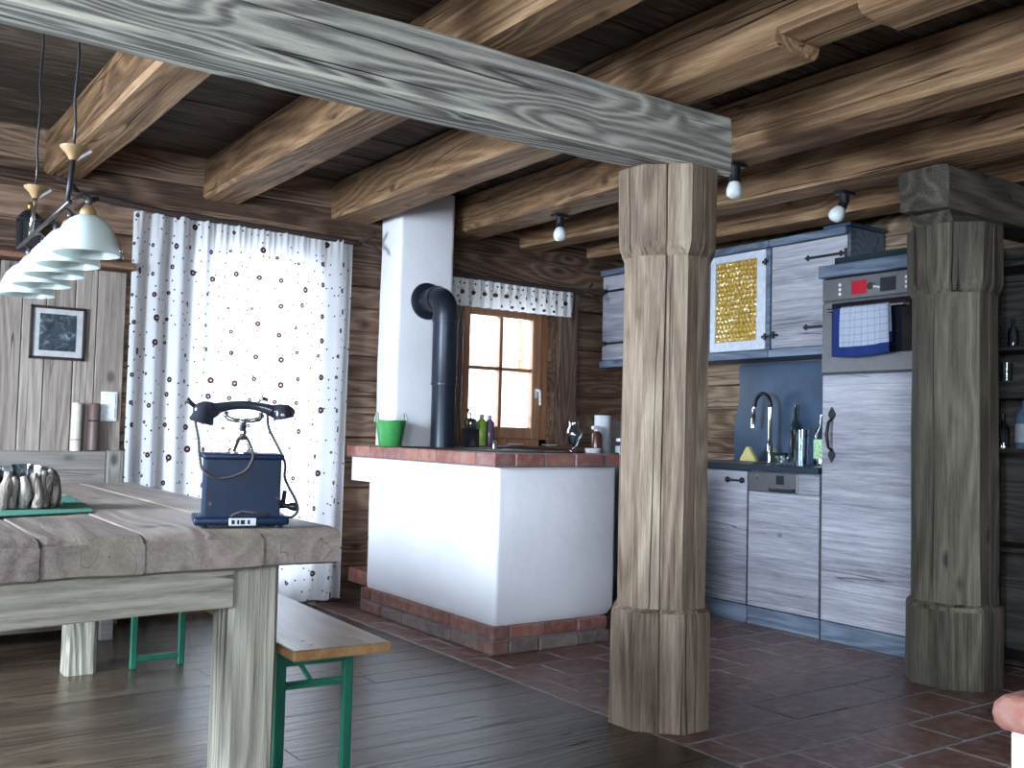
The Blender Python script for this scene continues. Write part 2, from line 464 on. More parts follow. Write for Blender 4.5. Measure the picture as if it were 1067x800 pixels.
bm = NB(); logwall(bm, 'X', XL, XR, YN, -1, FO); slab(bm, 'X', XL - .2, XR + .2, YN - .2, YN - .05, FO)
st('wall_front', bm, W_log, 'log wall behind the viewer with one window', smooth=35)
# ceiling boards, rising slightly towards the back wall
def cz(y): return 2.50 + max(0, y - 2.6) * .022
bm = NB(); y = YN
while y < YF + .05:
    wd = random.uniform(.16, .24); y1 = min(y + wd, YF + .06); x = XL
    while x < XR:
        x1 = min(x + random.uniform(1.6, 3.2), XR)
        d = random.uniform(0, .008)
        vs = box(bm, x + .001, x1 - .001, y + .002, y1 - .002, 0, .03, .003)
        for v in vs: v.co.z += cz(v.co.y) + d
        x = x1
    y = y1
box(bm, XL - .2, XR + .2, YN - .2, YF + .3, 2.60, 2.72)
st('ceiling', bm, W_ceil, 'dark aged ceiling boards between the beams', 'ceiling')

# windows of the unseen walls: simple frames with bars
def simple_window(name, axis, a0, a1, z0, z1, face, label):
    t = thing(name, label, 'window', ((a0 + a1) / 2, face, z0) if axis == 'X' else (face, (a0 + a1) / 2, z0), kind='structure')
    bm = NB()
    def bx(p, q, za, zb):
        if axis == 'X': box(bm, p, q, face - .03, face + .03, za, zb, .004)
        else: box(bm, face - .03, face + .03, p, q, za, zb, .004)
    bx(a0, a0 + .07, z0, z1); bx(a1 - .07, a1, z0, z1); bx(a0, a1, z0, z0 + .07); bx(a0, a1, z1 - .07, z1)
    m = (a0 + a1) / 2; bx(m - .03, m + .03, z0, z1); bx(a0, a1, (z0 + z1) / 2 - .012, (z0 + z1) / 2 + .012)
    obj('window_frame', bm, W_win, t)
simple_window('window_3', 'Y', 2.3, 4.3, .85, 2.0, XL - .1, 'wide window in the left wall by the dining table')
simple_window('window_4', 'Y', -1.3, -.1, .85, 2.0, XL - .1, 'smaller window in the left wall nearer the viewer')
simple_window('window_5', 'X', -1.5, -.1, .9, 2.1, YN - .1, 'window in the wall behind the viewer')

# glazed door behind the curtain
t = thing('door_1', 'glazed wooden door glowing behind the long dotted curtain', 'door', (2.08, YF + .12, .12), kind='structure')
bm = NB()
for a in (DO[0], DO[1] - .09): box(bm, a, a + .09, YF + .09, YF + .15, .12, 2.1, .006)
for a in (.12, 2.02): box(bm, DO[0], DO[1], YF + .09, YF + .15, a, a + .08, .006)
obj('door_frame', bm, W_win, t)
bm = NB(); box(bm, DO[0] + .085, DO[1] - .085, YF + .115, YF + .121, .19, 2.03); obj('glass_pane', bm, glass, t)

# kitchen window
t = thing('window_1', 'four pane pine window above the kitchen counter, left of the wall cabinets', 'window', (3.87, YF + .1, .96), kind='structure')
yw = YF + .11
bm = NB()
box(bm, 3.50, 3.545, yw - .02, yw + .05, .96, 1.98, .004); box(bm, 4.20, 4.27, yw - .02, yw + .05, .96, 1.98, .004)
box(bm, 3.50, 4.27, yw - .02, yw + .05, .96, 1.01, .004); box(bm, 3.50, 4.27, yw - .02, yw + .05, 1.92, 1.98, .004)
obj('window_frame', bm, W_win, t)
bm = NB()
box(bm, 3.545, 3.60, yw - .035, yw + .03, 1.01, 1.92, .006); box(bm, 4.125, 4.20, yw - .035, yw + .03, 1.01, 1.92, .006)
box(bm, 3.60, 4.125, yw - .035, yw + .03, 1.01, 1.09, .006); box(bm, 3.60, 4.125, yw - .035, yw + .03, 1.85, 1.92, .006)
box(bm, 3.845, 3.873, yw - .03, yw + .02, 1.09, 1.85, .004); box(bm, 3.60, 4.125, yw - .03, yw + .02, 1.478, 1.503, .004)
sash = obj('sash', bm, W_win, t)
bm = NB(); box(bm, 3.60, 4.125, yw, yw + .004, 1.09, 1.85); obj('glass_pane', bm, glass, sash)
whitep = plain('white_plastic', (.72, .75, .78), .35)
bm = NB(); box(bm, 4.148, 4.172, yw - .043, yw - .035, 1.30, 1.37, .003); tube(bm, [(4.16, yw - .04, 1.355), (4.16, yw - .075, 1.355), (4.163, yw - .08, 1.35), (4.168, yw - .08, 1.25)], .009)
obj('window_handle', bm, whitep, sash, label='white lever handle', smooth=40)
bm = NB()
hewn(bm, 'Z', [(z, 4.275, 4.46, YF - .03, YF + .10) for z in lin(.93, 2.05, 7)], .02, .008, seed=3)
hewn(bm, 'Z', [(z, 3.40, 3.495, YF - .02, YF + .10) for z in lin(.93, 2.05, 7)], .015, .006, seed=4)
hewn(bm, 'X', [(x, YF - .02, YF + .10, 1.985, 2.10) for x in lin(3.40, 4.46, 7)], .015, .006, seed=5)
st('trim_2', bm, wood('window_post_wood', (.06, .035, .028), (.17, .105, .08), (.30, .20, .16), 'Z', rough=.6), 'rough hewn planks framing the kitchen window', 'window trim', smooth=35)
bm = NB(); hewn(bm, 'X', [(x, YF - .16, YF + .09, .935, .962) for x in lin(3.46, 4.46, 8)], .008, .004)
st('trim_3', bm, wood('sill_wood', (.07, .03, .02), (.17, .08, .055), (.26, .14, .10), 'X', rough=.45), 'reddish brown window sill under the kitchen window', 'window sill', smooth=35)

# outside: pale ground and a neighbouring log hut seen through the panes
bm = NB(); box(bm, -14, 22, YF + .31, 30, -.6, -.5)
obj('outdoor_ground', bm, plain('pale_snowy_ground', (.75, .77, .8), .9, ns=3), None, 'pale bright ground outside the windows', 'ground', kind='structure')
t = thing('neighbouring_hut', 'bright timber gable of a hut seen through the top of the kitchen window', 'building', (9.2, 13.5, -.5))
bm = NB(); box(bm, 7.4, 11.4, 12.2, 15, -.5, 3.6)
obj('wall', bm, plain('pale_hut_render', (.85, .84, .80), .9), t)
bm = NB()
for z in (2.15, 2.75, 3.3): box(bm, 7.3, 11.5, 12.1, 12.2, z, z + .12, .01)
for x in (7.5, 8.6, 9.9): box(bm, x, x + .16, 12.08, 12.2, 1.9, 3.6, .01)
obj('timber_frame', bm, plain('sunlit_orange_timber', (.62, .36, .24), .8), t)
bm = NB(); prism(bm, [(11.5, 3.5), (13.6, 4.7), (15.7, 3.5), (15.7, 3.65), (13.6, 4.85), (11.5, 3.65)], 'X', 7.1, 11.7)
obj('roof', bm, plain('hut_roof_shingle', (.35, .25, .2), .9), t)

# vertical panelling, ledge
bm = NB(); x = XL
while x < 1.33:
    x1 = min(x + random.uniform(.10, .19), 1.33)
    if 1.33 - x1 < .04: x1 = 1.33
    box(bm, x + .0015, x1 - .0015, YF - .035, YF - .006, 0, 1.86, .004); x = x1
st('wall_panelling', bm, W_panel, 'grey brown vertical board panelling behind the corner bench', 'panelling')
bm = NB(); hewn(bm, 'X', [(x, YF - .15, YF - .004, 1.862, 1.90) for x in lin(XL, 1.34, 14)], .006, .004)
ledge = obj('wall_ledge', bm, wood('ledge_wood', (.06, .03, .02), (.17, .085, .055), (.28, .16, .11), 'X'), None, 'reddish brown ledge running along the top of the board panelling', 'ledge', smooth=35)
# corner bench
t = thing('corner_bench', 'grey wooden bench with a plain board back along the panelled wall', 'bench', (-.3, 5.3, 0))
bm = NB(); box(bm, -1.9, 1.25, 5.50, 5.555, .46, .90, .006); obj('backrest', bm, W_panelX, t)
bm = NB(); box(bm, 1.25, 1.335, 5.485, 5.56, .0, .905, .006); obj('back_post', bm, wood('bench_post_wood', (.11, .1, .09), (.2, .185, .17), (.28, .26, .25), 'Z', bump=.002), t)
bm = NB(); box(bm, -1.9, 1.30, 5.06, 5.50, .42, .46, .008); obj('seat', bm, W_panelX, t)
bm = NB(); box(bm, -1.85, 1.22, 5.12, 5.145, .06, .42, .004); obj('front_board', bm, wood('bench_front_wood', (.03, .02, .016), (.08, .055, .045), (.14, .1, .08), 'X'), t)
for x in (-1.8, -.3, 1.19):
    bm = NB(); box(bm, x - .03, x + .03, 5.08, 5.12, 0, .42, .004); obj('leg', bm, W_panelX, t)
    bm = NB(); box(bm, x - .03, x + .03, 5.42, 5.48, 0, .42, .004); obj('leg', bm, W_panelX, t)

# ------------------------------------------------------------ timbers
bm = NB()
sts = []
for x in lin(XL, 2.79, 40): sts.append((x, 2.59, 2.775, 2.045, 2.27 + .004 * math.sin(x * 5)))
hewn(bm, 'X', sts, .012, .007, 5, 1)
obj('girder', bm, W_girder, None, 'long weathered grey girder crossing the room onto the central post', 'beam', smooth=32)
bm = NB()
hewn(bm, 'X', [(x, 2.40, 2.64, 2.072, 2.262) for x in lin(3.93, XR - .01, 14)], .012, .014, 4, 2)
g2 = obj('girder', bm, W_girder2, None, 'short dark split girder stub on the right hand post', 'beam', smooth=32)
bm = NB(); prism(bm, [(3.975, 2.066), (4.40, 2.066), (4.40, 2.02), (4.0, 2.02)], 'Y', 2.42, 2.62)
for v in bm.verts: v.co += jit(v.co, .006, (7, 7, 7))
obj('bearing_block', bm, W_girder2, g2, label='small pale block under the girder end')

def octo(cx, cy, W, c):
    h = W / 2; k = h - c
    P = [(-h, k), (-h, -k), (-k, -h), (k, -h), (h, -k), (h, k), (k, h), (-k, h)]
    out = []
    for i in range(8):
        a = P[i]; b = P[(i + 1) % 8]
        for q in (0, .2, .4, .47, .50, .53, .6, .8): out.append((cx + a[0] + (b[0] - a[0]) * q, cy + a[1] + (b[1] - a[1]) * q))
    return out
def post(name, cx, cy, top, mat, label, W0, W1, c, zb, zc, seed, gash):
    bm = NB(); rings = []
    prof = [(0.0, W0), (.05, W0), (.15, W0), (.25, W0), (.33, W0), (zb - .03, W0), (zb - .012, W0 - .008), (zb, W1 + .004), (zb + .02, W1)]
    prof += [(z, W1) for z in lin(zb + .08, zc - .05, 16)]
    prof += [(zc - .008, W1), (zc + .002, W1 + .012), (zc + .02, W0 - .012), (zc + .045, W0)] + [(z, W0) for z in lin(zc + .1, top, 4)]
    for z, W in prof:
        ring = []
        oc = octo(cx, cy, W, c * W / W0)
        for i, (x, y) in enumerate(oc):
            p = Vector((x, y, z)); d = jit(p, .007, (4, 4, 1.2), seed) + jit(p, .0013, (22, 22, 4), seed + 3); d.z *= .3
            if abs(z - zc) < .03: d *= .4
            n = Vector((x - cx, y - cy, 0)).normalized()
            for (gi, gd) in gash:
                if i == gi: d -= n * gd * (0.6 + .5 * noise.noise(Vector((0, seed, z * 2))))
            if z == top or z == 0: d.z = 0
            ring.append(p + d)
        rings.append(ring)
    loft(bm, rings)
    return obj(name, bm, mat, None, label, 'post', smooth=20)
post('timber_post', 2.62, 2.75, 2.044, W_post, 'brown octagonal timber post under the long grey girder, centre of the room', .38, .335, .125, .43, 1.72, 1, [(20, .030), (12, .012)])
post('timber_post', 4.19, 2.53, 2.018, W_postdark, 'dark green grey octagonal post in front of the tall oven cabinet', .37, .33, .10, .36, 1.72, 5, [(20, .022), (28, .016)])

# ceiling beams
beams = [
 (.90, 1.10, .00, 'brown ceiling beam above the dining table, farthest left of all beams'),
 (1.64, 1.86, .09, 'brown ceiling beam that meets the back wall above the long curtain'),
 (2.385, 2.59, .13, 'orange brown ceiling beam that ends just left of the white chimney'),
 (3.14, 3.38, .20, 'brown ceiling beam with a long split passing behind the central post top'),
 (3.88, 4.09, .05, 'brown ceiling beam in front of the wall cabinets with a lamp on its underside'),
 (4.50, 4.72, .03, 'dark ceiling beam directly above the wall cabinets')]
for i, (x0, x1, sk, lab) in enumerate(beams):
    bm = NB(); sts = []
    for y in sorted(lin(YN, YF - .004, 44) + ([1.734, 1.742, 2.03, 2.038] if i == 2 else [])):
        q = max(0, y - 2.6)
        dx = sk * q / 3; z0 = 2.272 + .020 * q + .004 * noise.noise(Vector((i, y, 0)))
        zt = cz(y) - .001
        sts.append((y, x0 + dx, x1 + dx * (1.0 if i != 2 else 1.5), z0, zt))
    hewn(bm, 'Y', sts, .016, .007, 4, 20 + i)
    if i == 2:   # lap notch cut into the underside of this beam
        for v in bm.verts:
            if v.co.z < 2.35 and 1.738 < v.co.y < 2.034: v.co.z = max(v.co.z, 2.272) + .038
    obj('ceiling_beam', bm, W_beam, None, lab, 'beam', 'ceiling beams running towards the back wall', smooth=32)
# ------------------------------------------------------------ masonry stove, chimney, pipe
t = thing('masonry_stove', 'white plastered kitchen stove block with a red brick rim and brick plinth', 'stove', (3.05, 4.75, 0))
bm = NB()
xs0, xs1, ys0, ys1 = 2.68, 3.43, 3.95, YF - .04
def rr(x0, x1, y0, y1, r, n=5):
    out = []
    for cx, cy, a0 in ((x1 - r, y0 + r, -PI / 2), (x1 - r, y1 - r, 0), (x0 + r, y1 - r, PI / 2), (x0 + r, y0 + r, PI)):
        for k in range(n): a = a0 + PI / 2 * k / (n - 1); out.append((cx + r * math.cos(a), cy + r * math.sin(a)))
    return out
rings = []
for z, s_ in ((.125, .05), (.135, .02), (.17, .0), (.30, 0), (.45, 0), (.6, 0), (.75, 0), (.885, 0)):
    ring = []
    for x, y in rr(xs0 + s_ * .2, xs1 - s_ * 1.6, ys0 + s_ * .2, 5.30, .022):
        p = Vector((x, y, z)); ring.append(p + jit(p, .004, (4, 4, 4)))
    rings.append(ring)
loft(bm, rings)
box(bm, xs0 + .012, 3.3, 5.30, ys1, .74, .885); box(bm, 2.86, 3.3, 5.30, ys1, .0, .74)
body = obj('plaster_body', bm, plaster, t, smooth=40)
bm = NB(); box(bm, xs0 + .01, 2.86, 5.30, ys1, .13, .21)
for k in range(3): box(bm, 2.80, 2.862, 5.31, 5.54, .22 + k * .17, .38 + k * .17, .008)
obj('niche_bricks', bm, brick, t, label='bare brick niche at the back end')
def brickrow(bm, x0, x1, y0, y1, z0, z1, L, W, off=0, sides='WSE'):
    """bricks around the rim of a rectangle"""
    def run(a, b, fn, o):
        q = a - o
        while q < b:
            e = min(q + L, b); s_ = max(q, a)
            if e - s_ > .02: fn(s_ + .004, e - .004)
            q += L
    if 'W' in sides: run(y0, y1, lambda p, q: box(bm, x0 + random.uniform(-.003, .003), x0 + W, p, q, z0, z1, .006), off)
    if 'S' in sides: run(x0 + W, x1 - W if 'E' in sides else x1, lambda p, q: box(bm, p, q, y0 + random.uniform(-.003, .003), y0 + W, z0, z1, .006), off * .6)
    if 'E' in sides: run(y0, y1, lambda p, q: box(bm, x1 - W, x1, p, q, z0, z1, .006), off)
bm = NB(); brickrow(bm, 2.645, 3.46, 3.925, ys1, .888, .952, .19, .12, .02)
obj('brick_rim', bm, brick, t)
bm = NB(); box(bm, 2.652, 3.452, 3.932, ys1, .884, .944); rim = obj('mortar_bed', bm, mortar, t)
bm = NB(); brickrow(bm, 2.652, 3.36, 3.915, 5.3, .068, .128, .22, .1, .05); obj('plinth_bricks', bm, brick, t)
greybrick = mk_brick('grey_footing_brick', (.13, .10, .095), (.19, .15, .14), (.22, .10, .08))
bm = NB(); brickrow(bm, 2.642, 3.37, 3.905, 5.3, .0, .060, .25, .1, .12); obj('footing_bricks', bm, greybrick, t)
bm = NB(); box(bm, 2.66, 3.35, 3.925, 5.32, 0, .126); obj('plinth_mortar', bm, mortar, t)
bm = NB(); box(bm, 2.82, 3.36, 4.12, 4.95, .944, .956, .003); hp = obj('hob_plate', bm, plain('matt_black_hob', (.012, .012, .013), .75, spec=.15), t)
for y in (4.33, 4.73):
    bm = NB(); lathe(bm, [(.13, .956), (.13, .960), (.05, .960), (.05, .962), (.001, .962)], (3.08, y, 0), 28); obj('hob_ring', bm, plain('matt_iron_ring', (.02, .02, .021), .7, spec=.15), hp)

bm = NB(); rings = []
for z in [.953] + lin(1.05, 2.54, 12):
    ring = []
    for x, y in rr(2.85, 3.25, 5.33, YF - .014, .03, 5):
        p = Vector((x, y, z)); ring.append(p + jit(p, .009, (3, 3, 3)) * (0 if z == .953 else 1))
    rings.append(ring)
loft(bm, rings)
obj('chimney', bm, plaster, None, 'white plastered chimney rising from the stove to the ceiling', 'chimney', smooth=40)
pipem = plain('blued_black_stove_pipe', (.022, .028, .042), .38, .5)
t = thing('stove_pipe', 'black round flue pipe with a bend into the white chimney', 'pipe', (3.06, 5.1, .953))
bm = NB()
px, py = 3.055, 5.10
tube(bm, [(px, py, .953), (px, py, 1.32), (px, py, 1.33), (px, py, 1.72)], [.072, .072, .076, .076], 28)
pts = [(px, py, 1.72)]
for a in lin(0, PI / 2, 9): pts.append((px, py + .10 * (1 - math.cos(a)), 1.74 + .11 * math.sin(a)))
pts.append((px, 5.335, 1.85))
tube(bm, pts, .076, 28)
obj('pipe', bm, pipem, t, smooth=40)
for a_, b_, r_ in (((px, py, 1.325), (px, py, 1.335), .079), ((px, py, 1.705), (px, py, 1.735), .081), ((px, 5.19, 1.85), (px, 5.205, 1.85), .081)):
    bm = NB(); tube(bm, [a_, b_], r_, 28); obj('joint_collar', bm, pipem, t, smooth=40)
bm = NB(); tube(bm, [(px, 5.305, 1.85), (px, 5.315, 1.85), (px, 5.328, 1.85)], [.09, .112, .115], 32)
obj('wall_rosette', bm, pipem, t, smooth=40)

# bucket
t = thing('bucket', 'small green plastic bucket with two loop handles on the left end of the stove', 'bucket', (2.76, 5.20, .952))
gp = plain('grass_green_plastic', (.05, .27, .075), .35)
bm = NB(); prof = [(.001, 0), (.062, 0), (.066, .004), (.088, .145), (.093, .148), (.093, .154), (.084, .154), (.062, .008), (.001, .008)]
lathe(bm, [(r, z) for r, z in prof], (2.76, 5.20, .953), 28, caps=False); obj('bucket_body', bm, gp, t, smooth=40)
for s_, rt in ((-1, .3), (1, .3)):
    bm = NB(); pts = []
    for a in lin(0, PI, 12):
        u = .045 * math.cos(a); v = .052 * math.sin(a)
        c_ = Vector((2.76 + s_ * .088 * math.cos(-.3), 5.20 + s_ * .088 * math.sin(-.3), 1.105 - .01))
        pts.append(c_ + Vector((u * math.sin(.3) - s_ * v * .15, u * math.cos(.3), v)))
    tube(bm, pts, .006, 8); obj('handle', bm, plain('pale_green_rope', (.35, .45, .36), .7), t, smooth=True)

# ------------------------------------------------------------ kitchen run on the right wall
XF = 4.40
iron_h = ironm
def strap_hinge(parent, x, ya, yb, z):
    bm = NB(); s_ = 1 if yb > ya else -1
    box(bm, x - .006, x, min(ya, yb), max(ya, yb), z - .008, z + .008, .002)
    prism(bm, [(yb - s_ * .002, z - .018), (yb + s_ * .022, z), (yb - s_ * .002, z + .018), (yb - s_ * .014, z)], 'X', x - .008, x)
    ym = ya + (yb - ya) * .12; prism(bm, [(ym - .02, z), (ym, z - .018), (ym + .02, z), (ym, z + .018)], 'X', x - .009, x)
    tube(bm, [(x - .006, ya, z - .024), (x - .006, ya, z + .024)], .008, 10)
    return obj('strap_hinge', bm, iron_h, parent, smooth=40)
# base cabinet
def base_unit(y0, y1, label, handle_y=None):
    t = thing('base_cabinet', label, 'cabinet', ((XF + XR) / 2, (y0 + y1) / 2, 0), group='lower kitchen cabinets')
    bm = NB(); box(bm, XF + .022, XR - .02, y0 + .002, y1 - .002, .10, .868, .002); obj('carcass', bm, W_cabtrim, t)
    bm = NB(); box(bm, XF, XF + .02, y0 + .003, y1 - .003, .105, .862, .003); d = obj('cabinet_door', bm, W_cab, t)
    bm = NB(); box(bm, XF + .005, XF + .025, y0 + .001, y1 - .001, 0, .098, .002); obj('kickboard', bm, W_cabtrim, t)
    hy = y0 + .09 if handle_y is None else handle_y
    bm = NB(); tube(bm, [(XF - .02, hy - .05, .81), (XF - .028, hy, .81), (XF - .02, hy + .05, .81)], .006, 8)
    for q in (-.055, .055): lathe(bm, [(.001, 0), (.016, .004), (.018, .012), (.01, .022), (.001, .025)], (0, 0, 0), 12); 
    vs = [v for v in bm.verts if v.co.length < .05]
    for v in vs: v.co = Vector((XF - v.co.z, hy + v.co.x, .81 + v.co.y))
    half = len(vs) // 2
    for v in vs[:half]: v.co.y -= .055
    for v in vs[half:]: v.co.y += .055
    obj('door_handle', bm, iron_h, d, smooth=50)
    return t
base_unit(3.925, 4.44, 'grey blue wood cabinet left of the dishwasher with a dark bar handle', 4.015)
base_unit(4.445, 4.99, 'grey blue corner base cabinet partly hidden behind the central post', 4.55)
# dishwasher
t = thing('dishwasher', 'built in dishwasher with a wood front and a silver control strip', 'dishwasher', (4.7, 3.67, 0))
bm = NB(); box(bm, XF + .022, XR - .02, 3.422, 3.918, .10, .868, .002); obj('housing', bm, W_cabtrim, t)
bm = NB(); box(bm, XF, XF + .02, 3.425, 3.915, .105, .752, .003); box(bm, XF + .001, XF + .02, 3.425, 3.565, .756, .864, .002); obj('front_panel', bm, W_cab, t)
bm = NB(); box(bm, XF - .006, XF + .02, 3.565, 3.915, .756, .864, .004); cp = obj('control_panel', bm, steel, t, label='brushed silver control strip')
bm = NB(); box(bm, XF - .009, XF - .005, 3.655, 3.71, .80, .85, .001); obj('display', bm, black, cp)
bm = NB(); tube(bm, [(XF - .008, 3.58, .772), (XF - .02, 3.60, .768), (XF - .02, 3.74, .768), (XF - .008, 3.76, .772)], .009, 10); obj('grip', bm, ironm, cp, smooth=True)
bm = NB(); tube(bm, [(XF - .004, 3.84, .83), (XF - .012, 3.84, .83)], .012, 14); obj('button', bm, chrome, cp, smooth=40)
bm = NB(); box(bm, XF + .005, XF + .025, 3.421, 3.919, 0, .098, .002); obj('kickboard', bm, W_cabtrim, t)
# worktop with sink cut hinted by a drainer
stone = plain('dark_blue_stone', (.022, .034, .05), .22, ns=80)
t = thing('worktop', 'dark stone worktop running round the kitchen corner', 'worktop', (4.7, 4.4, .87))
bm = NB(); box(bm, XF - .022, XR - .005, 3.42, 4.99, .87, .905, .004); box(bm, 3.47, XR - .005, 4.99, YF - .005, .87, .905, .004)
obj('slab', bm, stone, t)
bm = NB()
box(bm, 4.5, 4.95, 3.98, 4.02, .905, .910, .002); box(bm, 4.5, 4.95, 4.42, 4.46, .905, .910, .002); box(bm, 4.5, 4.54, 4.02, 4.42, .905, .910, .002); box(bm, 4.91, 4.95, 4.02, 4.42, .905, .910, .002); box(bm, 4.54, 4.91, 4.02, 4.42, .905, .907)
obj('sink_rim', bm, steel, t)
def cab_far(x0, x1, label):
    t = thing('base_cabinet', label, 'cabinet', ((x0 + x1) / 2, 5.3, 0), group='lower kitchen cabinets')
    bm = NB(); box(bm, x0 + .002, x1 - .002, 5.03, YF - .02, .10, .868, .002); obj('carcass', bm, W_cabtrim, t)
    bm = NB(); box(bm, x0 + .004, x1 - .004, 5.01, 5.03, .105, .862, .003); d = obj('cabinet_door', bm, W_cab, t)
    bm = NB(); tube(bm, [(x0 + .08, 5.01, .81), (x0 + .1, 4.98, .81), (x0 + .18, 4.98, .81), (x0 + .2, 5.01, .81)], .006, 8); obj('door_handle', bm, iron_h, d, smooth=True)
    bm = NB(); box(bm, x0, x1, 5.03, 5.05, 0, .098); obj('kickboard', bm, W_cabtrim, t)
cab_far(3.48, 3.98, 'base cabinet under the window worktop, beside the stove')
cab_far(3.985, 4.415, 'base cabinet under the window worktop, nearer the corner')
# splashback
slate = plain('blue_slate', (.035, .068, .125), .35, ns=6, var=.25)
bm = NB()
pts = [(3.415, .907), (4.56, .907)] + [(4.55 - .045 * (z - .91) / .6 + .012 * math.sin(z * 13), z) for z in lin(.93, 1.52, 12)] + [(4.50, 1.538), (3.415, 1.538)]
prism(bm, pts, 'X', XR - .035, XR - .014)
obj('slate_splashback', bm, slate, None, 'smooth blue grey slate panel with a wavy left edge behind the tap', 'splashback')

# tall oven cabinet
t = thing('tall_cabinet', 'tall grey blue cabinet housing the oven above a large door', 'cabinet', (4.7, 3.105, 0))
bm = NB(); box(bm, XF + .022, XR - .02, 2.80, 3.412, .0, 1.915, .003); obj('carcass', bm, W_cabtrim, t)
bm = NB(); box(bm, XF, XF + .02, 2.803, 3.409, .105, 1.398, .003); d = obj('cabinet_door', bm, W_cab, t)
bm = NB(); box(bm, XF + .004, XF + .022, 2.80, 3.412, 0, .10, .002); obj('kickboard', bm, W_cabtrim, t)
bm = NB(); box(bm, XF - .03, XR - .02, 2.78, 3.425, 1.918, 1.984, .006); obj('top_board', bm, W_cabtrim, t)
bm = NB(); hy = 3.345
for z, s_ in ((1.175, 1), (.99, -1)):
    prism(bm, [(hy, z + s_ * .055), (hy + .022, z + s_ * .02), (hy + .02, z + s_ * .004), (hy, z - s_ * .022), (hy - .02, z + s_ * .004), (hy - .022, z + s_ * .02)], 'X', XF - .006, XF)
tube(bm, [(XF - .004, hy, 1.165), (XF - .03, hy, 1.15), (XF - .042, hy + .004, 1.083), (XF - .03, hy, 1.015), (XF - .004, hy, 1.0)], [.007, .008, .010, .008, .007], 10)
obj('door_handle', bm, iron_h, d, smooth=45)

t = thing('oven', 'built in steel oven with a dark glass door and a towel on its rail', 'oven', (4.7, 3.105, 1.4))
bm = NB(); box(bm, XF + .0, XF + .021, 2.81, 3.405, 1.404, 1.912, .003)
obj('front_frame', bm, steel, t)
bm = NB(); box(bm, XF - .022, XF + .001, 2.815, 3.40, 1.79, 1.908, .004); cp = obj('control_panel', bm, steel, t)
redm = plain('red_oven_display', (.25, .006, .02), .3, emit=(1, .02, .06), es=.1)
bm = NB(); box(bm, XF - .026, XF - .021, 3.125, 3.215, 1.812, 1.882, .002); obj('display', bm, redm, cp, label='red glowing display')
bm = NB(); box(bm, XF - .026, XF - .021, 2.955, 3.045, 1.812, 1.882, .002); obj('display', bm, black, cp, label='dark display')
bm = NB(); tube(bm, [(XF - .02, 3.085, 1.842), (XF - .05, 3.085, 1.842)], .019, 18); obj('knob', bm, chrome, cp, smooth=40)
for y in (3.285, 2.895):
    for k in range(3):
        bm = NB(); tube(bm, [(XF - .02, y, 1.822 + k * .024), (XF - .027, y, 1.822 + k * .024)], .008, 10); obj('button', bm, whitep, cp)
bm = NB(); box(bm, XF - .022, XF + .001, 2.815, 3.40, 1.408, 1.783, .004); dr = obj('oven_door', bm, steel, t)
bm = NB(); box(bm, XF - .027, XF - .021, 2.865, 3.335, 1.50, 1.775, .003); obj('door_glass', bm, plain('dark_oven_glass', (.008, .009, .014), .08, spec=.7), dr)
bm = NB(); tube(bm, [(XF - .022, 3.33, 1.735), (XF - .065, 3.33, 1.735), (XF - .065, 2.88, 1.735), (XF - .022, 2.88, 1.735)], .010, 12); obj('rail', bm, chrome, dr, smooth=40)

# towel on rail
def mk_towel():
    t = NT('checked_towel_cloth', .95, 0, .1); u = t.uv(); sp = t.n.new('ShaderNodeSeparateXYZ'); t.l.new(u, sp.inputs[0])
    def line(s_, per, wd): return t.math('LESS_THAN', t.math('FRACT', t.math('DIVIDE', s_, per)), wd)
    gx = line(sp.outputs[0], .036, .10); gy = line(sp.outputs[1], .036, .10)
    gmask = t.math('MAXIMUM', gx, gy)
    c = t.mix(gmask, (.33, .37, .46), (.20, .24, .34))
    bl = t.math('MAXIMUM', t.math('LESS_THAN', sp.outputs[1], .052), t.math('LESS_THAN', sp.outputs[0], .045))
    c = t.mix(bl, c, (.015, .03, .13)); t.col(c); return t.m
towel_m = mk_towel()
bm = NB(); uvl = bm.loops.layers.uv.new('UVMap')
NX, NY = 26, 20; grid = {}
for side, x_off, L in ((0, -.018, .255), (1, .014, .2)):
    for i in range(NX + 1):
        for j in range(NY + 1):
            u = i / NX; v = j / NY
            y = 3.285 - .325 * u
            dx = .008 * math.sin(u * 14 + v * 2) * v + .004 * math.sin(u * 31)
            z = 1.747 - L * v - .012 * v * math.sin(u * 3 + .4)
            x = XF - .065 + (x_off - dx * .9 if side == 0 else x_off * .6)
            if j == 0: x = XF - .065; z = 1.749
            grid[(side, i, j)] = (bm.verts.new((x, y + .01 * v * math.sin(u * 5), z)), (u * .335, L * (1 - v)))
    for i in range(NX):
        for j in range(NY):
            q = [grid[(side, *k)] for k in ((i, j), (i + 1, j), (i + 1, j + 1), (i, j + 1))]
            f = bm.faces.new([a[0] for a in q])
            for lp, a in zip(f.loops, q): lp[uvl].uv = a[1]
bmesh.ops.remove_doubles(bm, verts=bm.verts, dist=.0005)
tw = obj('kitchen_towel', bm, towel_m, None, 'blue and white checked tea towel hanging over the oven rail', 'towel', smooth=True)
sm = tw.modifiers.new('thickness', 'SOLIDIFY'); sm.thickness = .003

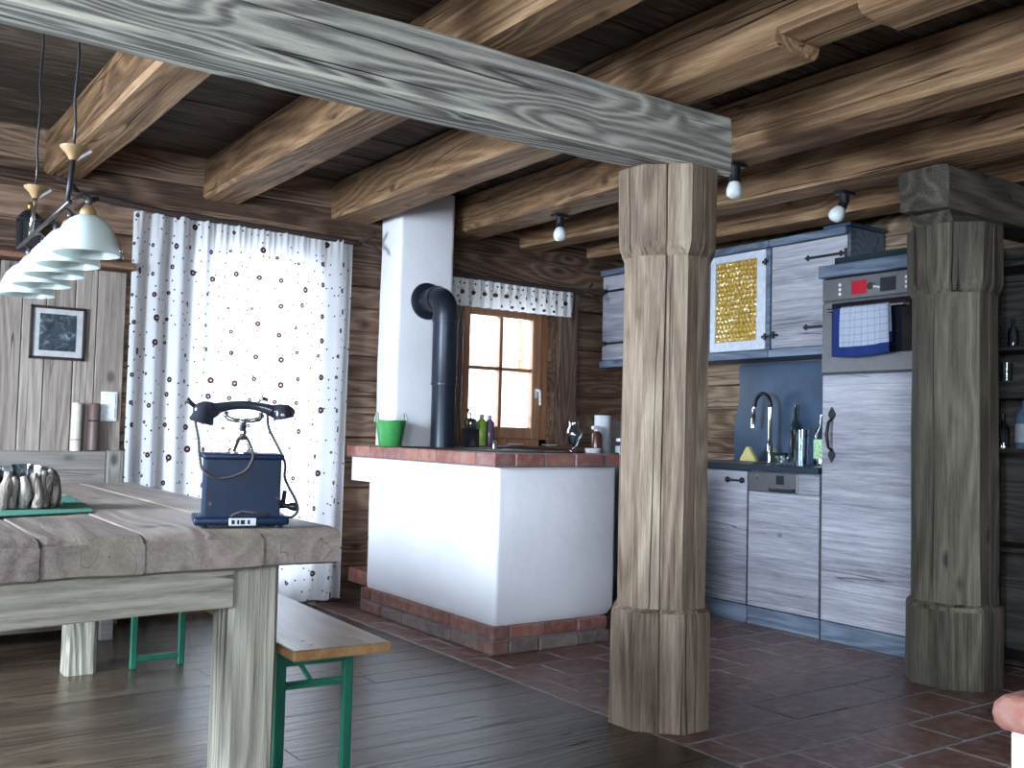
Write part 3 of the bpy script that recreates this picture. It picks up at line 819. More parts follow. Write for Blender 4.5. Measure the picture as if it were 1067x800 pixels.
# baking trays and box above the oven cabinet
t = thing('baking_tray', 'dark baking tray lying on top of the oven cabinet', 'tray', (4.66, 3.1, 1.985))
bm = NB(); prism(bm, [(4.42, 1.985), (4.93, 1.985), (4.95, 2.022), (4.94, 2.022), (4.92, 1.992), (4.43, 1.992), (4.41, 2.022), (4.40, 2.022)], 'Y', 2.87, 3.34)
box(bm, 4.41, 4.94, 2.862, 2.872, 1.985, 2.022, .002); box(bm, 4.41, 4.94, 3.338, 3.348, 1.985, 2.022, .002); obj('tray_body', bm, plain('dark_teal_enamel', (.03, .05, .06), .25, .4), t)
t = thing('glass_jar', 'tiny clear jar at the right end of the oven cabinet top', 'jar', (4.44, 2.83, 1.985))
bm = NB(); lathe(bm, [(.001, 0), (.016, 0), (.018, .03), (.012, .038), (.012, .05), (.010, .05), (.010, .038), (.016, .028), (.015, .003), (.001, .003)], (4.44, 2.83, 1.985), 16, False); obj('jar_glass', bm, vessel, t, smooth=True)

# wall cabinets
XU = 4.65
def wallcab(y0, y1, label):
    t = thing('wall_cabinet', label, 'cabinet', (4.82, (y0 + y1) / 2, 1.54), group='upper kitchen cabinets')
    bm = NB()
    box(bm, XU + .021, XR - .02, y0, y1, 1.545, 2.246, .002)
    obj('carcass', bm, W_cabtrim, t)
    bm = NB(); box(bm, XU - .02, XU + .03, y0, y1, 1.538, 1.585, .004); obj('bottom_rail', bm, W_cabtrim, t)
    bm = NB(); box(bm, XU - .025, XU + .03, y0, y1, 2.205, 2.246, .006); obj('top_rail', bm, W_cabtrim, t)
    return t
t1 = wallcab(3.44, 3.985, 'wall cabinet with a plain grey wood door beside the oven')
bm = NB(); box(bm, XU, XU + .02, 3.445, 3.978, 1.592, 2.20, .003); d = obj('cabinet_door', bm, W_cab, t1)
strap_hinge(d, XU, 3.452, 3.71, 2.10); strap_hinge(d, XU, 3.452, 3.72, 1.70)
bm = NB(); tube(bm, [(XU, 3.945, 1.67), (XU - .025, 3.945, 1.67)], .006, 8); tube(bm, [(XU - .02, 3.945, 1.69), (XU - .026, 3.945, 1.67), (XU - .02, 3.945, 1.65)], .007, 8); tube(bm, [(XU - .003, 3.965, 1.67), (XU - .003, 3.925, 1.67)], .006, 8); obj('door_knob', bm, iron_h, d, smooth=True)
t2 = wallcab(3.987, 4.50, 'wall cabinet with a white framed amber glass door')
bm = NB(); box(bm, XU - .001, XU + .02, 3.988, 4.018, 1.588, 2.20, .002); obj('stile', bm, W_cabtrim, t2)
wf = plain('white_painted_frame', (.55, .60, .70), .45)
bm = NB()
a, b, c_, d_ = 4.022, 4.475, 1.592, 2.20
box(bm, XU - .004, XU + .018, a, a + .07, c_, d_, .003); box(bm, XU - .004, XU + .018, b - .045, b, c_, d_, .003)
box(bm, XU - .004, XU + .018, a + .07, b - .045, c_, c_ + .06, .003); box(bm, XU - .004, XU + .018, a + .07, b - .045, d_ - .045, d_, .003)
fr = obj('door_frame', bm, wf, t2)
def mk_amber():
    t = NT('amber_pressed_glass', .07, 0, .9)
    v = t.vor(t.obj(), 34, .35); n = t.noise(t.obj(), 5, 3)
    t.col(t.mix(v.outputs['Distance'], t.mix(n, (.80, .55, .09), (.50, .31, .05)), (.18, .09, .015)))
    t.bump(v.outputs['Distance'], .012)
    return t.m
bm = NB(); n_ = 0
yy = lin(a + .07, b - .045, 12); zz = lin(c_ + .06, d_ - .045, 18)
box(bm, XU + .006, XU + .010, a + .068, b - .043, c_ + .058, d_ - .043)
for i in range(11):
    for j in range(17):
        cy = (yy[i] + yy[i + 1]) / 2 + (.006 if j % 2 else -.006); czz = (zz[j] + zz[j + 1]) / 2
        vs = bmesh.ops.create_icosphere(bm, subdivisions=1, radius=1, matrix=Matrix.Translation((XU + .006, cy, czz)) @ Matrix.Diagonal((.006, .0145, .0145, 1)))
obj('amber_glass', bm, mk_amber(), fr, label='amber bottle bottom glass', smooth=40)
for z in (2.12, 1.665):
    bm = NB(); tube(bm, [(XU - .008, 4.022, z - .02), (XU - .008, 4.022, z + .02)], .008, 8); box(bm, XU - .008, XU - .004, 4.0, 4.05, z - .009, z + .009, .002); obj('hinge', bm, iron_h, fr)
t3 = wallcab(4.502, 5.02, 'wall cabinet hidden for the most part by the central post')
bm = NB(); box(bm, XU, XU + .02, 4.507, 5.015, 1.592, 2.20, .003); d = obj('cabinet_door', bm, W_cab, t3)
t4 = wallcab(5.022, 5.55, 'wall cabinet in the far corner with two dark strap hinges')
bm = NB(); box(bm, XU, XU + .02, 5.027, 5.545, 1.592, 2.20, .003); d = obj('cabinet_door', bm, W_cab, t4)
strap_hinge(d, XU, 5.535, 5.28, 2.09); strap_hinge(d, XU, 5.535, 5.28, 1.712)
# lid on the cabinet end
t = thing('storage_box', 'dark blue box lid standing on the wall cabinet end above the oven', 'box', (4.8, 3.52, 2.247))
bm = NB(); box(bm, 4.64, 4.97, 3.42, 3.60, 2.249, 2.268, .003); obj('box_body', bm, slate, t)

# tap
t = thing('kitchen_tap', 'tall chrome tap with a black flexible spout in front of the slate', 'tap', (4.86, 4.155, .907))
bm = NB(); tube(bm, [(4.86, 4.155, .907), (4.86, 4.155, .915), (4.86, 4.155, .916), (4.86, 4.155, 1.02), (4.86, 4.155, 1.03), (4.86, 4.155, 1.25)], [.028, .028, .02, .02, .015, .015], 16)
obj('column', bm, chrome, t, smooth=40)
pts = [(4.86, 4.155 + .065 * (1 - math.cos(a)) , 1.25 + .085 * math.sin(a)) for a in lin(0, PI, 16)]
bm = NB(); tube(bm, pts, .013, 12); obj('spout_hose', bm, black, t, smooth=True, label='black flexible spout hose')
bm = NB(); tube(bm, [(4.86, 4.287, 1.25), (4.86, 4.289, 1.20), (4.86, 4.29, 1.195), (4.86, 4.292, 1.12)], [.013, .014, .018, .019], 14); obj('spray_head', bm, chrome, t, smooth=40)
bm = NB(); tube(bm, [(4.86, 4.155, 1.0), (4.82, 4.13, 1.02), (4.79, 4.11, 1.05)], .006, 8); obj('lever', bm, chrome, t, smooth=True)
# cloth / sponges
spm = plain('yellow_sponge_cloth', (.58, .52, .20), .9, ns=70, bump=.002)
def wedge(x, y, w, h, rz, label):
    bm = NB(); prism(bm, [(-w / 2, 0), (w / 2, 0), (w / 2 - .005, .012), (.012, h), (-.008, h), (-w / 2 + .004, .014)], 'X', -.014, .014)
    bmesh.ops.bevel(bm, geom=list(bm.edges), offset=.003, segments=2, affect='EDGES')
    bmesh.ops.rotate(bm, verts=bm.verts, cent=(0, 0, 0), matrix=Matrix.Rotation(rz, 3, 'Z')); bmesh.ops.translate(bm, verts=bm.verts, vec=(x, y, .912))
    obj('sponge_cloth', bm, spm, None, label, 'cloth', 'yellow cloths by the sink', smooth=40)
wedge(4.78, 4.255, .13, .088, .0, 'larger yellow cloth folded to a point left of the tap')
wedge(4.93, 4.175, .06, .085, .5, 'narrow yellow cloth behind the tap column')
def glassware(name, prof, x, y, z, label, cat, group=None, m=vessel):
    bm = NB(); lathe(bm, prof, (x, y, z), 24, False)
    return obj(name, bm, m, None, label, cat, group, smooth=50)
def tumbler(r, h, th=.003): return [(.001, 0), (r * .85, 0), (r, h), (r - th, h), (r * .85 - th, .006), (.001, .006)]
glassware('glass_jug', tumbler(.052, .205), 4.70, 3.80, .906, 'tall clear glass vase on the worktop right of the tap', 'vase')
def bottle_prof(r, h, n=.3): return [(.001, 0), (r, 0), (r, h * (1 - n) * .86), (r * .75, h * (1 - n)), (r * .32, h * (1 - n) + h * .10), (r * .30, h), (r * .22, h), (r * .24, h * (1 - n) + h * .1), (r * .9, h * (1 - n) * .85), (r * .9, .004), (.001, .004)]
t = thing('glass_bottle', 'clear bottle with a green label by the tall cabinet', 'bottle', (4.72, 3.66, .906))
bm = NB(); lathe(bm, bottle_prof(.044, .29), (4.72, 3.66, .906), 24, False); obj('bottle_glass', bm, vessel, t, smooth=50)
bm = NB(); lathe(bm, [(.0447, .04), (.0447, .15)], (4.72, 3.66, .906), 24, False); obj('bottle_label', bm, plain('pale_green_label', (.36, .55, .33), .6, ns=90, var=.5), t, smooth=True)
t = thing('glass_bottle', 'dark slim bottle against the slate, between tap and vase', 'bottle', (4.93, 4.02, .906))
bm = NB(); lathe(bm, bottle_prof(.034, .36, .35), (4.93, 4.02, .906), 24, False); obj('bottle_glass', bm, plain('dark_bottle_glass', (.012, .03, .03), .08), t, smooth=50)
t = thing('small_bowl', 'small dark bowl between the tap and the tall vase', 'bowl', (4.78, 4.0, .906))
bm = NB(); lathe(bm, [(.001, 0), (.03, 0), (.052, .04), (.058, .065), (.054, .065), (.046, .04), (.001, .01)], (4.78, 4.02, .906), 24, False); obj('bowl_body', bm, plain('dark_green_ceramic', (.02, .035, .03), .2), t, smooth=50)
glassware('drinking_glass', tumbler(.03, .05), 4.60, 3.86, .906, 'short upturned glass in front of the tall vase', 'glass', 'small glasses by the sink')
glassware('drinking_glass', tumbler(.026, .04), 4.56, 3.78, .906, 'low glass dish at the front edge of the worktop before the vase', 'glass', 'small glasses by the sink')

# open shelf unit at right edge
shelfw = wood('dark_shelf_wood', (.018, .016, .015), (.05, .045, .042), (.10, .092, .085), 'Y', bump=.002)
t = thing('shelf_unit', 'dark open shelf unit of bottles behind the right hand post', 'shelf', (4.85, 2.2, 0))
zs = [.02, .55, 1.022, 1.35, 1.52, 1.93]
for z in zs:
    bm = NB(); box(bm, 4.71, 4.985, 1.62, 2.744, z - .012, z + .012, .002); obj('shelf_board', bm, shelfw, t)
for y in (1.60, 2.745):
    bm = NB(); box(bm, 4.70, 4.985, y, y + .018, 0, 2.06, .002); obj('side_panel', bm, shelfw, t)
bm = NB(); box(bm, 4.972, 4.985, 1.625, 2.744, 0, 2.06); obj('back_panel', bm, shelfw, t)
bm = NB(); box(bm, 4.70, 4.72, 1.625, 2.744, 1.275, 1.338, .002); box(bm, 4.70, 4.72, 1.625, 2.744, 1.36, 1.40, .002) if False else None; obj('shelf_rail', bm, shelfw, t)
lab_m = plain('pale_bottle_label', (.45, .5, .58), .6)
def shelf_bottle(x, y, z, r, h, m, label, lab=True, grp='bottles on the dark shelf'):
    t = thing('glass_bottle', label, 'bottle', (x, y, z), group=grp)
    bm = NB(); lathe(bm, bottle_prof(r, h), (x, y, z), 18, False); obj('bottle_glass', bm, m, t, smooth=50)
    if lab:
        bm = NB(); lathe(bm, [(r * 1.02, h * .12), (r * 1.02, h * .48)], (x, y, z), 18, False); obj('bottle_label', bm, lab_m, t, smooth=True)
    bm = NB(); lathe(bm, [(.001, h - .02), (r * .36, h - .02), (r * .36, h + .012), (.001, h + .012)], (x, y, z), 12); obj('bottle_cap', bm, black, t)
blue_glass = plain('blue_bottle_glass', (.12, .20, .30), .1)
shelf_bottle(4.80, 2.53, 1.035, .045, .25, blue_glass, 'pale blue bottle with a label on the middle shelf at the photo edge')
shelf_bottle(4.83, 2.655, 1.035, .030, .16, vessel, 'small clear bottle left of the pale blue one', False)
shelf_bottle(4.80, 2.36, 1.035, .040, .24, green_glass, 'green bottle beside the pale blue one on the middle shelf')
shelf_bottle(4.82, 2.50, 1.533, .036, .20, blue_glass, 'dark blue bottle on the upper shelf')
shelf_bottle(4.82, 2.60, 1.533, .026, .13, vessel, 'tiny clear bottle on the upper shelf next to the blue one', False)
glassware('drinking_glass', tumbler(.03, .09), 4.76, 2.60, 1.363, 'clear tumbler on the narrow shelf between the bottle rows', 'glass')
t = thing('dark_jug', 'black jug on the highest shelf behind the right hand post', 'jug', (4.83, 2.48, 1.942))
bm = NB(); lathe(bm, [(.001, 0), (.05, 0), (.062, .03), (.055, .07), (.04, .09), (.044, .108), (.040, .108), (.036, .09), (.001, .085)], (4.83, 2.48, 1.942), 24); obj('jug_body', bm, black, t, smooth=50)
bm = NB(); tube(bm, [(4.83, 2.44, 2.035), (4.83, 2.40, 2.03), (4.83, 2.40, 1.98), (4.83, 2.425, 1.965)], .008, 8); obj('jug_handle', bm, black, t, smooth=True)

# ------------------------------------------------------------ things along the window wall counter
def small(name, label, cat, x, y, z, parts, group=None):
    t = thing(name, label, cat, (x, y, z), group=group)
    for pn, prof, m in parts:
        bm = NB(); lathe(bm, prof, (x, y, z), 20, False); obj(pn, bm, m, t, smooth=45)
    return t
ZS = .963
def sb(r, h): return [(.001, 0), (r * .95, 0), (r, h * .03), (r, h * .74), (r * .82, h * .80), (r * .55, h * .84), (r * .5, h * .86), (.001, h * .86)]
capm = plain('grey_cap', (.25, .25, .27), .4)
def cap(r, h): return [(.001, h * .86), (r * .52, h * .86), (r * .52, h), (.001, h)]
small('soap_bottle', 'bright green bottle on the kitchen window sill', 'bottle', 3.60, 5.51, ZS, [('bottle_body', sb(.034, .205), plain('lime_liquid', (.25, .42, .05), .2)), ('bottle_cap', cap(.028, .205), capm)], 'bottles on the window sill')
small('soap_bottle', 'purple bottle on the kitchen window sill', 'bottle', 3.665, 5.515, ZS, [('bottle_body', sb(.034, .20), plain('purple_liquid', (.13, .08, .15), .2)), ('bottle_cap', cap(.028, .20), capm)], 'bottles on the window sill')
small('soap_bottle', 'slim grey bottle left of the green one on the window sill', 'bottle', 3.545, 5.50, ZS, [('bottle_body', sb(.018, .16), plain('grey_liquid', (.18, .18, .19), .2)), ('bottle_cap', cap(.018, .16), capm)], 'bottles on the window sill')
def saucer(x, y, label):
    bm = NB(); lathe(bm, [(.001, 0), (.03, 0), (.055, .01), (.054, .013), (.03, .005), (.001, .005)], (x, y, ZS), 24, False); obj('saucer', bm, whitep, None, label, 'saucer', 'saucers on the window sill', smooth=50)
saucer(3.87, 5.50, 'left of two pale saucers on the window sill'); saucer(4.16, 5.50, 'right of two pale saucers on the window sill')
# coffee maker at left, on the stove end behind pipe
t = thing('coffee_grinder', 'black coffee grinder with a crank standing behind the flue pipe', 'coffee grinder', (3.36, 5.22, .953))
bm = NB(); box(bm, 3.315, 3.395, 5.22, 5.30, .953, 1.075, .008, 2); obj('grinder_box', bm, black, t)
bm = NB(); lathe(bm, [(.001, .122), (.03, .122), (.042, .16), (.03, .18), (.001, .185)], (3.355, 5.26, .953), 20); tube(bm, [(3.355, 5.26, 1.135), (3.355, 5.26, 1.165), (3.31, 5.23, 1.17)], .005, 8); ball(bm, (3.31, 5.23, 1.185), .012); obj('grinder_hopper', bm, plain('dark_chrome', (.2, .21, .23), .2, .9), t, smooth=50)
small('salt_shaker', 'small silver shaker to the left of the sill bottles', 'shaker', 3.43, 5.10, .906, [('shaker_body', [(.001, 0), (.018, 0), (.016, .07), (.012, .09), (.001, .1)], chrome)])
ZC = .906
t = thing('carafe', 'clear glass carafe on the counter right of the window', 'carafe', (4.10, 5.2, ZC))
bm = NB(); lathe(bm, [(.001, 0), (.04, 0), (.042, .008), (.02, .03), (.012, .05), (.03, .08), (.045, .13), (.045, .17), (.03, .20), (.034, .23), (.031, .23), (.027, .2), (.041, .17), (.041, .13), (.027, .085), (.001, .06)], (4.13, 5.2, ZC), 24, False); obj('glass_body', bm, vessel, t, smooth=60)
bm = NB(); tube(bm, [(4.17, 5.2, ZC + .2), (4.20, 5.2, ZC + .17), (4.19, 5.2, ZC + .11), (4.17, 5.2, ZC + .1)], .005, 8); obj('carafe_handle', bm, vessel, t, smooth=True)
t = thing('spray_bottle', 'brown spray bottle with a pale nozzle beside the white paper roll', 'bottle', (4.33, 5.2, ZC))
bm = NB(); lathe(bm, sb(.035, .20), (4.33, 5.2, ZC), 20, False); obj('bottle_body', bm, plain('brown_liquid', (.08, .03, .022), .25), t, smooth=45)
bm = NB(); lathe(bm, [(.001, .15), (.018, .15), (.018, .18), (.001, .18)], (4.33, 5.2, ZC), 14); box(bm, 4.29, 4.35, 5.187, 5.213, ZC + .18, ZC + .205, .005); obj('nozzle', bm, whitep, t, smooth=40)
small('paper_roll', 'white kitchen paper roll upright on the corner counter', 'paper roll', 4.45, 5.28, ZC, [('paper', [(.018, 0), (.058, 0), (.058, .28), (.018, .28), (.018, 0)], plain('white_paper', (.62, .66, .72), .9))])
t = thing('small_dish', 'low white bowl in front of the spray bottle', 'bowl', (4.22, 5.10, ZC))
bm = NB(); lathe(bm, [(.001, 0), (.03, 0), (.052, .03), (.056, .055), (.052, .055), (.045, .03), (.001, .01)], (4.22, 5.10, ZC), 24, False); obj('bowl_body', bm, plain('white_ceramic', (.6, .63, .68), .25), t, smooth=50)
small('preserve_jar', 'dark jar with a pale lid and label nearest the central post', 'jar', 4.45, 5.08, ZC, [('jar_body', [(.001, 0), (.04, 0), (.042, .09), (.034, .105), (.001, .105)], plain('dark_jam', (.03, .03, .05), .15)), ('jar_label', [(.0425, .03), (.0425, .075)], lab_m), ('jar_lid', [(.001, .105), (.038, .105), (.038, .125), (.001, .125)], whitep)])
t = thing('cutting_board', 'grey board leaning in the corner behind the white paper roll', 'board', (4.68, 5.4, ZC))
bm = NB(); box(bm, 4.56, 4.80, 5.46, 5.48, ZC, ZC + .25, .004); obj('board_body', bm, W_panelX, t)

# ------------------------------------------------------------ curtains and branch rods
def curtain(name, x0, x1, z0, z1, ybase, foldfn, nx, nz, label, hemfn=None, sag=None, flat=1.0):
    bm = NB(); uvl = bm.loops.layers.uv.new('UVMap'); g_ = []
    s_ = 0; prev = None
    cols = []
    for i in range(nx + 1):
        u = i / nx; x = x0 + (x1 - x0) * u
        y = ybase - foldfn(u, .5)
        if prev: s_ += math.hypot(x - prev[0], y - prev[1])
        prev = (x, y); cols.append(s_)
    for i in range(nx + 1):
        u = i / nx; col = []
        for j in range(nz + 1):
            v = j / nz; x = x0 + (x1 - x0) * u + (sag(u, v) if sag else 0)
            z = z1 + (z0 - z1) * v + (hemfn(u) * (1 if v == 0 else max(0, 1 - v * 8)) if hemfn else 0)
            col.append((bm.verts.new((x, ybase - foldfn(u, v), z)), (cols[i] * flat, z)))
        g_.append(col)
    for i in range(nx):
        for j in range(nz):
            q = [g_[i][j], g_[i + 1][j], g_[i + 1][j + 1], g_[i][j + 1]]
            f = bm.faces.new([a[0] for a in q])
            for lp, a in zip(f.loops, q): lp[uvl].uv = a[1]
    return obj(name, bm, valance_m if 'valance' in name else curtain_m, None, label, 'curtain', smooth=True)
def fold1(u, v):
    amp = .030 if u < .30 else (.012 if u < .86 else .028)
    w_ = 1 - min(1, max(0, (u - .26) / .08)) if u < .5 else min(1, max(0, (u - .84) / .06))
    amp = .010 + .024 * w_
    ph = u * 62 + 1.3 * math.sin(u * 9) if u < .3 else u * 70 + 1.2 * math.sin(u * 17)
    top = max(0, 1 - v * 9)
    return .02 + amp * math.sin(ph + .4 * math.sin(v * 3 + u * 4)) * (.7 + .4 * v) + .008 * top * math.sin(u * 230)
curtain('long_curtain', 1.335, 2.635, .035, 2.185, 5.53, fold1, 240, 44, 'long white dotted curtain hanging over the bright door', hemfn=lambda u: .007 * abs(math.sin(u * 55)), sag=lambda u, v: (-.02 * v * u))
curtain('short_valance', 3.27, 4.31, 1.868, 2.045, 5.46, lambda u, v: .014 * math.sin(u * 86 + .7 * math.sin(u * 13)) * (.5 + .7 * v) + .004 * math.sin(u * 210), 200, 14, 'short white dotted valance across the top of the kitchen window', hemfn=lambda u: .006 * abs(math.sin(u * 43)), flat=.8)
def branch(pts, r, label, forks, seed):
    t = thing('curtain_rod', label, 'curtain rod', tuple(pts[len(pts) // 2]))
    bm = NB(); P = []; R_ = []
    for a, b in zip(pts, pts[1:]):
        for k in range(6):
            p = Vector(a).lerp(Vector(b), k / 6); P.append(p + jit(p, .006, (6, 6, 6), seed)); R_.append(r * (1 + .25 * noise.noise(p * 12)))
    P.append(Vector(pts[-1])); R_.append(r * .8)
    tube(bm, P, R_, 9); obj('rod', bm, W_branch, t, smooth=True)
    for fk in forks:
        bm = NB(); tube(bm, fk, [r * .8 * (1 - .15 * i) for i in range(len(fk))], 8); obj('twig', bm, W_branch, t, smooth=True)
branch([(1.02, 5.50, 2.24), (1.5, 5.51, 2.205), (2.1, 5.51, 2.20), (2.70, 5.50, 2.19)], .018, 'dark branch used as rod above the long curtain',
       [[(2.66, 5.50, 2.195), (2.72, 5.47, 2.225), (2.75, 5.45, 2.26)], [(2.68, 5.50, 2.19), (2.745, 5.45, 2.165), (2.77, 5.42, 2.125)], [(1.05, 5.50, 2.24), (1.0, 5.46, 2.28), (.93, 5.44, 2.29)], [(1.15, 5.50, 2.23), (1.08, 5.46, 2.18), (1.03, 5.44, 2.14)]], 2)
branch([(3.26, 5.45, 2.07), (3.8, 5.45, 2.058), (4.30, 5.45, 2.055), (4.40, 5.45, 2.05)], .015, 'dark branch used as rod above the kitchen window valance',
       [[(4.38, 5.45, 2.05), (4.42, 5.43, 2.08), (4.45, 5.42, 2.12)], [(4.39, 5.45, 2.05), (4.45, 5.43, 2.04), (4.48, 5.42, 2.0)]], 3)
for x, y, z in ((1.45, 5.51, 2.205), (2.60, 5.50, 2.195)):
    pass

# ------------------------------------------------------------ panelling decor
t = thing('framed_picture', 'dark framed print of rocks and trees on the board panelling', 'picture', (.98, YF - .045, 1.37))
x0, x1, z0, z1 = .862, 1.128, 1.37, 1.645
bm = NB(); yb = YF - .037
for a in ((x0, x1, z0, z0 + .014), (x0, x1, z1 - .014, z1), (x0, x0 + .014, z0, z1), (x1 - .014, x1, z0, z1)): box(bm, a[0], a[1], yb - .018, yb, a[2], a[3], .002)
obj('frame', bm, plain('dark_picture_frame', (.025, .02, .02), .4), t)
bm = NB(); box(bm, x0 + .012, x1 - .012, yb - .008, yb, z0 + .012, z1 - .012); obj('mount', bm, plain('pale_mount_card', (.42, .42, .43), .9), t)
def mk_print():
    t = NT('landscape_print', .5); o = t.obj(); n = t.noise(o, 22, 6, .65, 1.2); n2 = t.noise(o, 9, 2)
    t.col(t.ramp(t.math('ADD', t.math('MULTIPLY', n, .7), t.math('MULTIPLY', n2, .3)), [(.40, (.012, .02, .028)), (.52, (.035, .05, .065)), (.60, (.12, .16, .19)), (.70, (.40, .47, .52))]))
    return t.m
bm = NB(); box(bm, x0 + .045, x1 - .045, yb - .010, yb - .007, z0 + .045, z1 - .04); obj('print', bm, mk_print(), t)
t = thing('light_switch', 'white double switch plate on the panelling by the curtain', 'switch', (1.262, YF - .04, 1.06))
yb = YF - .036
bm = NB(); box(bm, 1.222, 1.304, yb - .010, yb, 1.06, 1.215, .004, 2); obj('switch_plate', bm, whitep, t)
for z in (1.07, 1.142):
    bm = NB(); box(bm, 1.232, 1.294, yb - .016, yb - .009, z, z + .062, .003); obj('rocker', bm, whitep, t)
# tall candles standing on the bench back
t = thing('pillar_candle', 'tall cream candle on the bench back, left of the dark one', 'candle', (1.10, 5.528, .901))
bm = NB(); lathe(bm, [(.001, 0), (.026, 0), (.026, .245), (.022, .25), (.001, .248)], (1.10, 5.528, .901), 20); obj('wax', bm, plain('cream_wax', (.50, .47, .40), .5), t, smooth=45)
bm = NB(); tube(bm, [(1.10, 5.528, 1.148), (1.102, 5.528, 1.162)], .002, 6); obj('wick', bm, black, t)
bm = NB(); lathe(bm, [(.0265, .055), (.028, .058), (.0265, .062)], (1.10, 5.528, .901), 20, False); obj('cord_band', bm, capm, t)
t = thing('pillar_candle', 'tall dark brown candle on the bench back below the switch', 'candle', (1.185, 5.528, .901))
bm = NB(); lathe(bm, [(.001, 0), (.027, 0), (.027, .24), (.022, .246), (.001, .244)], (1.185, 5.528, .906), 20); obj('wax', bm, plain('brown_wax', (.11, .07, .065), .5), t, smooth=45)
bm = NB(); lathe(bm, [(.0275, .155), (.029, .158), (.0275, .162)], (1.185, 5.528, .901), 20, False); obj('cord_band', bm, black, t)
# ledge things
t = thing('oil_lantern', 'dark lantern with a brass knob on the wall ledge at far left', 'lantern', (.83, 5.52, 1.90))
bm = NB(); box(bm, .77, .89, 5.47, 5.57, 1.902, 1.925, .004); box(bm, .775, .885, 5.475, 5.565, 2.06, 2.08, .004)
for x in (.78, .87):
    for y in (5.48, 5.555): box(bm, x, x + .012, y, y + .012, 1.92, 2.065)
lathe(bm, [(.055, .178), (.03, .21), (.012, .22), (.001, .222)], (.83, 5.52, 1.902), 16); obj('lantern_body', bm, black, t, smooth=40)
bm = NB(); box(bm, .785, .875, 5.485, 5.56, 1.925, 2.06); obj('lantern_glass', bm, plain('sooty_glass', (.03, .03, .035), .15), t)
bm = NB(); tube(bm, [(.83, 5.52, 2.12), (.83, 5.52, 2.14), (.83, 5.52, 2.16)], [.013, .018, .012], 12); obj('brass_knob', bm, plain('brass', (.6, .42, .14), .3, .9), t, smooth=True, label='brass knob')
t = thing('antler_trophy', 'small dark antler piece lying on the ledge beside the curtain', 'antler', (1.12, 5.5, 1.90))
bm = NB(); ball(bm, (1.10, 5.52, 1.93), .03, 1.3, 1, 1); tube(bm, [(1.10, 5.52, 1.95), (1.04, 5.5, 2.02), (1.0, 5.49, 2.10)], [.012, .009, .004], 8); tube(bm, [(1.12, 5.52, 1.95), (1.17, 5.5, 2.03), (1.16, 5.49, 2.12)], [.012, .009, .004], 8)
tube(bm, [(1.05, 5.5, 2.01), (1.01, 5.46, 2.0), (.98, 5.45, 2.03)], [.008, .006, .003], 8); obj('antler_body', bm, W_branch, t, smooth=True)
t = thing('chrome_ornament', 'small shiny ball ornament on the ledge just left of the curtain', 'ornament', (1.27, 5.5, 1.9))
bm = NB(); ball(bm, (1.27, 5.50, 1.925), .022); ball(bm, (1.27, 5.50, 1.962), .017); obj('ball_stack', bm, chrome, t, smooth=True)

# ------------------------------------------------------------ ceiling spotlights
def spot(x, y, z, aim, label):
    t = thing('ceiling_spotlight', label, 'spotlight', (x, y, z), group='spotlights under the beams')
    bm = NB(); box(bm, x - .05, x + .05, y - .03, y + .03, z - .018, z - .001, .004); obj('mounting_plate', bm, black, t)
    bm = NB(); tube(bm, [(x, y, z - .018), (x, y, z - .06)], .024, 14); tube(bm, [(x, y, z - .055), (x + aim[0] * .3, y + aim[1] * .3, z - .085)], [.022, .026], 14); ball(bm, (x, y, z - .055), .022); obj('joint', bm, black, t, smooth=50)
    bm = NB(); prof = [(.001, 0), (.018, 0), (.028, -.014), (.036, -.035), (.038, -.05), (.034, -.066), (.022, -.076), (.001, -.080)]
    lathe(bm, prof, (0, 0, 0), 20)
    q = Vector((aim[0], aim[1], -.1)).to_track_quat('-Z', 'Y').to_matrix()
    for v in bm.verts: v.co = q @ v.co + Vector((x + aim[0] * .25, y + aim[1] * .25, z - .078))
    obj('bulb', bm, plain('frosted_bulb', (.70, .76, .78), .25), t, smooth=True)
spot(3.29, 3.03, 2.272, (.0, -.0), 'ceiling spotlight just right of the central post top')
spot(3.41, 4.46, 2.30, (-.02, -.03), 'ceiling spotlight above the kitchen window valance')
spot(4.05, 3.02, 2.268, (-.05, .03), 'ceiling spotlight above the oven cabinet')

